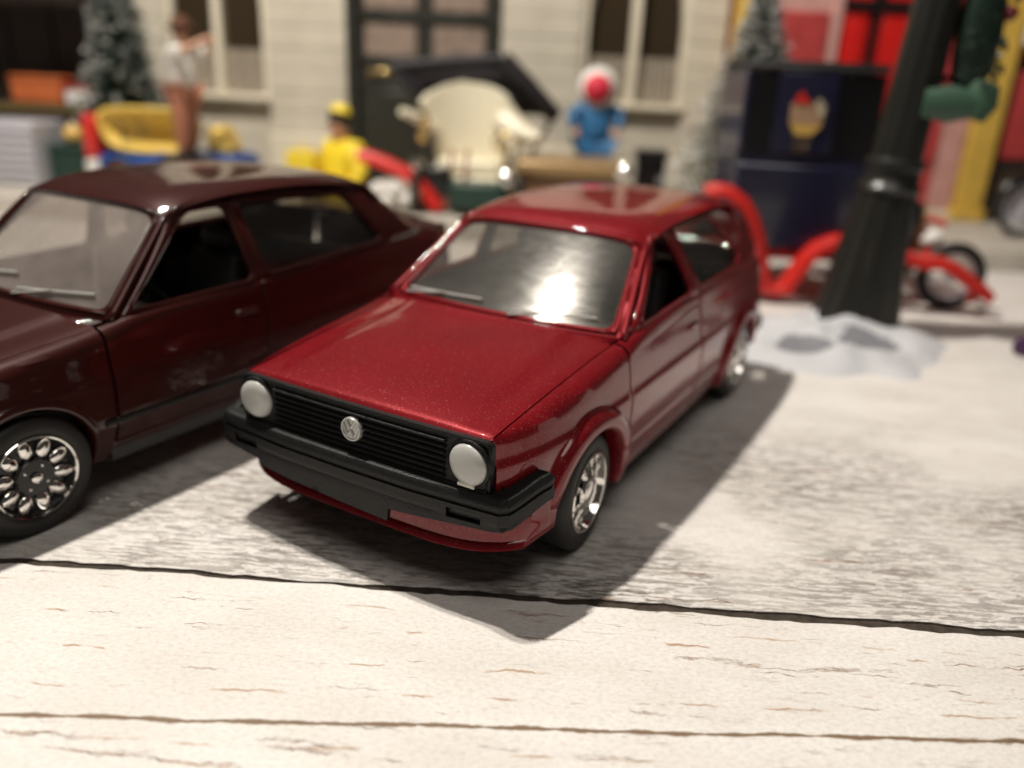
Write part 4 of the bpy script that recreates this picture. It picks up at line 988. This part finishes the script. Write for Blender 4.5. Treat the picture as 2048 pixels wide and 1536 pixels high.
def van():
    t = thing('vintage_van', 'dark navy vintage toy van with long red mudguards behind the lamp post', 'toy van', (0, 5.62, 0))
    bm = bmesh.new()
    bx(bm, 2.66, 4.02, .04, 1.25, 1.42, 1.52)                 # waist
    finish(bm, 'waist', M['navy'], t, .02)
    box('body', M['navy'], t, 2.68, 4.04, 0, 1.25, .52, 1.42, .05); box('rear_panel', M['navy'], t, 2.66, 2.72, .02, 1.25, 1.52, 2.30, .02)
    box('side_panel', M['gblk'], t, 2.725, 2.985, .012, .06, 1.525, 2.295, .008); box('side_panel', M['navy'], t, 2.99, 3.575, .0, .06, 1.525, 2.295, .012); box('side_panel', M['gblk'], t, 3.58, 4.03, .012, .06, 1.525, 2.295, .008)
    box('back_wall', M['navy'], t, 2.72, 3.98, 1.19, 1.25, 1.525, 2.30); box('side_wall', M['navy'], t, 3.97, 4.02, .065, 1.18, 1.525, 2.295)
    box('roof_trim', M['int'], t, 2.66, 4.04, .0, 1.25, 2.372, 2.395, .01); box('roof', M['int'], t, 2.655, 4.045, -.005, 1.255, 2.305, 2.37, .03)
    em = box('emblem', M['tan'], t, 3.13, 3.46, -.014, -.001, 1.80, 2.00, .006)
    for mm, ol in ((M['redm'], [(3.15, 2.0), (3.33, 2.0), (3.26, 2.06), (3.22, 2.12), (3.17, 2.07)]), (M['bronze2'], [(3.33, 1.98), (3.45, 1.88), (3.47, 1.98), (3.40, 2.06)]), (M['amber'], [(3.14, 1.80), (3.45, 1.80), (3.36, 1.70), (3.20, 1.70)]), (M['olive'], [(3.20, 1.69), (3.37, 1.69), (3.34, 1.54), (3.20, 1.54)])):
        bm = bmesh.new(); panel(bm, ol, [], lambda x, z: Vector((x, -.022, z)), .06, .018, (0, -1, 0)); finish(bm, 'emblem_patch', mm, em)
    bm = bmesh.new(); bx(bm, 4.06, 4.74, .18, 1.07, .55, 1.16)
    for v in bm.verts:
        if v.co.x > 4.5: v.co.y = .62+(v.co.y-.62)*.8; v.co.z -= .06 if v.co.z > 1 else 0
    finish(bm, 'bonnet', M['navy'], t, .08, seg=4); box('radiator', M['brass'], t, 4.745, 4.80, .28, .97, .52, 1.05, .03)
    for y, k in ((-.12, 0), (1.37, 1)):
        bm = bmesh.new()
        pts = ([(2.36, y, 1.10), (2.46, y, 1.14), (2.60, y, 1.12), (2.76, y, 1.02), (2.88, y, .86), (2.97, y, .66), (3.04, y, .42)] if k == 0 else [])+[(3.10, y, .22), (3.18, y, .145), (3.30, y, .17), (3.38, y, .30), (3.46, y, .46), (3.58, y, .60), (3.74, y, .68), (3.95, y, .70), (4.20, y, .66), (4.42, y, .58)]
        band(bm, pts, .28, .075); finish(bm, 'mudguard', M['redm'], t)
        bm = bmesh.new()
        if k == 0: band(bm, [(4.44, y-.12, .58), (4.60, y-.12, .53), (4.78, y-.14, .54), (4.95, y-.15, .48), (5.12, y-.15, .37), (5.28, y-.15, .27), (5.36, y-.15, .20)], .20, .075)
        else: band(bm, [(4.55, y-.6, .80), (4.8, y-.6, .85), (5.05, y-.6, .84), (5.2, y-.6, .80)], .24, .04)
        finish(bm, 'front_mudguard', M['redm'], t)
        bm = bmesh.new(); tube(bm, [(4.42, y, .56), (4.66, y, .52), (4.74, y, .60)], .06, 8); finish(bm, 'bracket', M['redm'], t)
        spoked_wheel(t, 2.52, y-.02, .40, .40, M['tyre'], M['redm'], 0); spoked_wheel(t, 5.05, y+.10, .36, .36, M['tyre'], M['greyviolet'], 0)
        bm = bmesh.new(); lathe(bm, [(0, .12), (.07, .11), (.10, .05), (.10, 0), (.05, -.08), (0, -.1)], 20, Matrix.Translation((4.84, y+(.28 if y < 0 else -.28), .70)) @ Matrix.Rotation(R(70), 4, 'Y')); finish(bm, 'headlight', M['white'], t)
        box('step', M['redm'], t, 2.98, 3.42, y-.12, y+.12, .10, .145, .02)
    bm = bmesh.new(); tube(bm, [(4.98, -.05, .45), (4.90, .3, .66), (4.86, .70, .84)], .06, 8); finish(bm, 'mudguard_stay', M['redm'], t)
    bm = bmesh.new(); tube(bm, [(5.22, -.2, .16), (5.40, .1, .30), (5.42, .6, .32), (5.40, 1.1, .30), (5.22, 1.45, .16)], .05, 8); finish(bm, 'front_bar', M['redm'], t)
    box('chassis', M['redm'], t, 2.3, 5.0, .10, 1.15, .42, .515, .02)
    bm = bmesh.new(); tube(bm, [(3.6, -.02, .30), (4.5, -.10, .26), (4.62, -.16, .22)], [.05, .05, .07], 10); finish(bm, 'exhaust', M['chrome'], t)
van()
def veteran():
    t = thing('vintage_car', 'cream vintage open toy car with a raised black folding hood and brass lamps', 'toy car', (-.45, 8.95, .27), 0)
    C_ = M['ivory'] = mat('ivory moulded plastic', (.74, .68, .52), .4); K_ = M['hoodblk'] = mat('black leather cloth', (.012, .010, .014), .6)
    bm = bmesh.new(); bx(bm, -.62, .72, -.25, 1.1, .28, .50); finish(bm, 'tub', C_, t, .05)
    bm = bmesh.new(); pr = [(-.50, .50), (-.50, .52)]
    ol = [(-.44, .46), (.48, .46), (.50, .85), (.53, 1.44), (.42, 1.62), (.20, 1.73), (-.06, 1.76), (-.34, 1.72), (-.58, 1.58), (-.68, 1.46), (-.50, 1.05)]
    panel(bm, rounded(ol, .06), [], lambda x, z: Vector((x, .36-.22*(x/.6)**2, z)), .10, .16, (0, -1, 0)); finish(bm, 'seat_back', C_, t, .03)
    bm = bmesh.new(); bx(bm, -.46, .48, -.10, .42, .50, .70); finish(bm, 'seat_cushion', C_, t, .06, seg=3)
    for s, x0 in ((-1, -.52), (1, .60)):
        bm = bmesh.new(); tube(bm, [(x0, .2, 1.10), (x0+s*.16, .0, 1.22), (x0+s*.42, -.2, 1.34)] if s < 0 else [(x0-.1, .25, 1.25), (x0+.12, .05, 1.10), (x0+.42, -.12, 1.05)], [.10, .10, .07] if s < 0 else [.26, .20, .10], 12, .8); finish(bm, 'arm_rest', C_, t)
    bm = bmesh.new(); tube(bm, [(.60, -.1, .55), (.62, -.05, .9), (.62, 0, 1.2)], [.10, .09, .06], 10); finish(bm, 'side_post', C_, t)
    # raised folding hood: three leather folds leaning over the seat
    P0, P1, P2, P3 = Vector((-1.20, .62, 1.92)), Vector((.40, .62, 2.10)), Vector((1.20, .85, 1.32)), Vector((-.45, .85, 1.20))
    n = 12; bm = bmesh.new(); rows = []
    for i in range(n+1):
        v = i/n; row = []
        for k in range(17):
            u = k/16; p = P0.lerp(P1, u).lerp(P3.lerp(P2, u), v); p += Vector((0, -.10, .10))*math.sin(math.pi*u)*(1-v*.5); p.y += .03*math.sin(v*math.pi*5)
            row.append(bm.verts.new(p))
        rows.append(row)
    for p, q in zip(rows, rows[1:]):
        for k in range(16): bm.faces.new((p[k], q[k], q[k+1], p[k+1]))
    h = finish(bm, 'folding_hood', K_, t); so = h.modifiers.new('solid', 'SOLIDIFY'); so.thickness = .10
    for a, b, w in ((P0, P3, .09), (P1, P2, .13), (P0, P1, .07)):
        bm = bmesh.new(); tube(bm, [a+Vector((0, -.08, 0)), (a+b)/2+Vector((0, -.14, .02)), b+Vector((0, -.08, 0))], w, 10); finish(bm, 'hood_bow', K_, t)
    bm = bmesh.new(); tube(bm, [(-.45, .80, 1.20), (-.50, .3, .5)], .03, 6); finish(bm, 'hood_strut', K_, t); bm = bmesh.new(); tube(bm, [(1.18, .80, 1.32), (.70, .4, .5)], .03, 6); finish(bm, 'hood_strut', K_, t)
    for x, z in ((-.62, 1.22), (-.66, 1.02)):
        bm = bmesh.new(); lathe(bm, [(0, .10), (.05, .09), (.07, .04), (.06, -.05), (.03, -.1), (0, -.11)], 16, Matrix.Translation((x, -.12, z))); finish(bm, 'side_lamp', M['brass'], t)
    bm = bmesh.new(); lathe(bm, [(0, .06), (.06, .055), (.095, .02), (.10, -.02), (.05, -.10), (0, -.11)], 18, Matrix.Translation((-.70, -.30, .62)) @ Matrix.Rotation(R(90), 4, 'X')); finish(bm, 'headlight', M['chrome'], t)
    for x in (-.22, -.02):
        bm = bmesh.new(); tube(bm, [(x-.06, -.42, .02), (x, -.30, .55), (x+.02, -.26, .80)], .026, 8); ellipsoid(bm, (x+.02, -.26, .82), (.04, .04, .05), None, 10, 8); finish(bm, 'lever', M['salmon'], t)
    bm = bmesh.new(); tube(bm, [(.55, -.3, .4), (.55, -.2, .85), (.55, -.15, .98)], .03, 8)
    m = Matrix.Translation((.55, -.16, .98)) @ Matrix.Rotation(R(-40), 4, 'X'); tube(bm, [m @ Vector((.2*math.cos(k*math.pi/10), .2*math.sin(k*math.pi/10), 0)) for k in range(21)], .02, 6, cap=False); finish(bm, 'steering_wheel', M['brass'], t)
    box('bonnet', M['dkgreen'], t, -.18, .56, -.75, -.26, .10, .46, .04); box('front_panel', M['gblk'], t, -.62, -.20, -.40, -.26, .10, .62, .03)
    for x in (-.66, .78):
        for y in (-.6, .8): spoked_wheel(t, x, y, .30, .30, M['tyre'], C_, R(90))
veteran()
M['bronze'] = mat('golden tan enamel', (.34, .22, .10), .35, .3); M['brownen'] = mat('brown enamel', (.13, .065, .03), .4)
def gold_car():
    t = thing('vintage_car', 'golden tan vintage toy car with chrome headlights behind the red car roof', 'toy car', (1.0, 8.75, .27))
    box('body', M['brownen'], t, -.80, .82, -.25, 1.0, .22, .56, .05)
    bm = bmesh.new(); bx(bm, -.74, .76, -.30, .9, .565, .80); finish(bm, 'bonnet', M['bronze'], t, .08, seg=4)
    for i in range(4): box('bonnet_rib', M['bronze'], t, -.6+i*.34, -.54+i*.34, -.25, .8, .80, .83, .01)
    for x, z in ((-.86, .52), (.74, .70)):
        bm = bmesh.new(); lathe(bm, [(0, .07), (.06, .065), (.11, .02), (.115, -.02), (.06, -.12), (0, -.13)], 20, Matrix.Translation((x, -.40, z)) @ Matrix.Rotation(R(90), 4, 'X')); finish(bm, 'headlight', M['chrome'], t)
        bm = bmesh.new(); tube(bm, [(x, -.36, z-.08), (x*.9, -.2, .3)], .025, 8); finish(bm, 'lamp_bracket', M['brass'], t)
    box('windscreen_post', M['salmon'], t, -.80, -.74, .2, .26, .57, .95, .01)
    for x in (-.84, .86):
        for y in (-.1, .75): spoked_wheel(t, x, y, .24, .24, M['tyre'], M['bronze'], R(90))
gold_car()
crate('crate', M['gblk'], 1.98, 2.40, 9.15, 9.6, .27, 1.22, 'black upright crate against the right bay of the cream house', 'crate')
def red_roadster():
    t = thing('toy_vehicle', 'red toy vehicle with curved mudguard and white engine behind the maroon car', 'toy vehicle', (-1.35, 8.55, .27))
    bm = bmesh.new(); band(bm, [(-.60, 0, .74), (-.45, 0, .72), (-.25, 0, .66), (0, 0, .56), (.22, 0, .42), (.40, 0, .24), (.54, 0, .05)], .34, .09); finish(bm, 'mudguard', M['redm'], t)
    bm = bmesh.new()
    for x, z, r in ((-.48, .22, .13), (-.28, .30, .14), (-.08, .30, .13), (.10, .16, .12), (-.2, .14, .16)): ellipsoid(bm, (x, -.12, z), (r, .12, r*.8), None, 12, 8)
    finish(bm, 'engine', M['white'], t); box('frame', M['redm'], t, -.55, .45, -.02, .12, .08, .16, .02)
    for x in (-.42, .36): spoked_wheel(t, x, .16, .22, .22, M['tyre'], M['greyviolet'])
    bm = bmesh.new(); tube(bm, [(.18, -.1, .18), (.30, -.14, .08), (.34, -.14, .02)], .03, 8); finish(bm, 'exhaust', M['brass'], t)
red_roadster()
M['tubyel'] = mat('warm yellow plastic', (.72, .50, .11), .4); M['blueen'] = mat('blue enamel', (.015, .07, .28), .4)
def tub_car():
    t = thing('toy_vehicle', 'yellow scoop-shaped toy body on a blue chassis with a red end', 'toy vehicle', (-5.1, 9.55, .27))
    box('chassis', M['blueen'], t, -.95, 1.20, -.45, .55, .24, .50, .06); box('deck', M['blueen'], t, -.10, 1.18, -.42, .5, .505, .56, .03)
    box('black_step', M['gblk'], t, .18, .90, -.80, -.455, .20, .56, .03)
    bm = bmesh.new(); n, m = 28, 10; rows = []                # rounded scoop open to the front
    for j in range(m+1):
        v = j/m; row = []
        for i in range(n):
            a = 2*math.pi*i/n; k = math.cos(v*math.pi/2)**.5 if j < m else .02
            cx, cz = abs(math.cos(a))**.6*math.copysign(1, math.cos(a)), abs(math.sin(a))**.6*math.copysign(1, math.sin(a))
            row.append(bm.verts.new((-.18+.78*cx*k*(1+.12*cz*(1-v)), -.30+.40*v, .86+.34*cz*k)))
        rows.append(row)
    for p, q in zip(rows, rows[1:]):
        for i in range(n): bm.faces.new((p[i], p[(i+1) % n], q[(i+1) % n], q[i]))
    o = finish(bm, 'scoop', M['tubyel'], t); s = o.modifiers.new('solid', 'SOLIDIFY'); s.thickness = .07
    bm = bmesh.new(); bx(bm, .62, 1.02, -.2, .4, .56, .96)
    for v in bm.verts:
        if v.co.z > .8: v.co.x = .74+(v.co.x-.82)*.6
    finish(bm, 'cab', M['tubyel'], t, .08, seg=3)
    box('red_end', M['redm'], t, -1.18, -.98, -.40, .4, .42, 1.06, .05, mtx=Matrix.Rotation(R(0), 4, 'Y')); box('bumper', M['white'], t, -1.16, -.96, -.44, .45, .20, .415, .03)
    for x in (-.6, .75):
        for y in (-.52, .6): spoked_wheel(t, x, y, .24, .24, M['tyre'], M['redm'])
tub_car()
def motorcycle():
    t = thing('motorcycle', 'black toy motorcycle with spoked wheels parked on the pavement at the right edge', 'motorcycle', (7.62, 9.2, .26))
    spoked_wheel(t, 0, 0, .43, .43, M['tyre'], M['greyviolet'], 0, 18, .06); spoked_wheel(t, 1.45, .05, .43, .43, M['tyre'], M['greyviolet'], 0, 18, .06)
    bm = bmesh.new(); band(bm, arcp(0, 0, .43, .50, 150, 20), .16, .03); finish(bm, 'mudguard', M['gblk'], t)
    for y in (-.09, .09):
        bm = bmesh.new(); tube(bm, [(0, y, .43), (.22, y, 1.02)], .03, 8); finish(bm, 'fork', M['gblk'], t)
    bm = bmesh.new(); lathe(bm, [(0, .10), (.08, .09), (.11, .03), (.10, -.03), (0, -.1)], 18, Matrix.Translation((.10, 0, 1.0)) @ Matrix.Rotation(R(-90), 4, 'Y')); finish(bm, 'headlight', M['white'], t)
    bm = bmesh.new(); tube(bm, [(.30, -.34, 1.12), (.24, -.15, 1.08), (.24, .15, 1.08), (.30, .34, 1.12)], .025, 8); finish(bm, 'handlebar', M['chrome'], t)
    bm = bmesh.new(); ellipsoid(bm, (.60, 0, .92), (.32, .13, .16)); finish(bm, 'tank', M['gblk'], t)
    bm = bmesh.new(); ellipsoid(bm, (1.10, 0, .88), (.36, .14, .08)); finish(bm, 'seat', M['int'], t)
    bm = bmesh.new(); bx(bm, .42, .90, -.12, .12, .36, .72); finish(bm, 'engine', M['greyviolet'], t, .04)
    bm = bmesh.new(); tube(bm, [(.25, 0, .9), (.4, 0, .4), (1.0, 0, .38), (1.45, .05, .43)], .04, 8); finish(bm, 'frame', M['gblk'], t)
motorcycle()
bm = bmesh.new(); lathe(bm, [(0, 0), (.10, 0), (.13, .05), (.11, .13), (.05, .17), (0, .175)], 20); o = tag(finish(bm, 'bead', mat('dark purple plastic', (.05, .02, .06), .35), None), 'small dark purple bead on the planks at the right edge', 'bead'); o.location = (5.12, 4.05, 0)
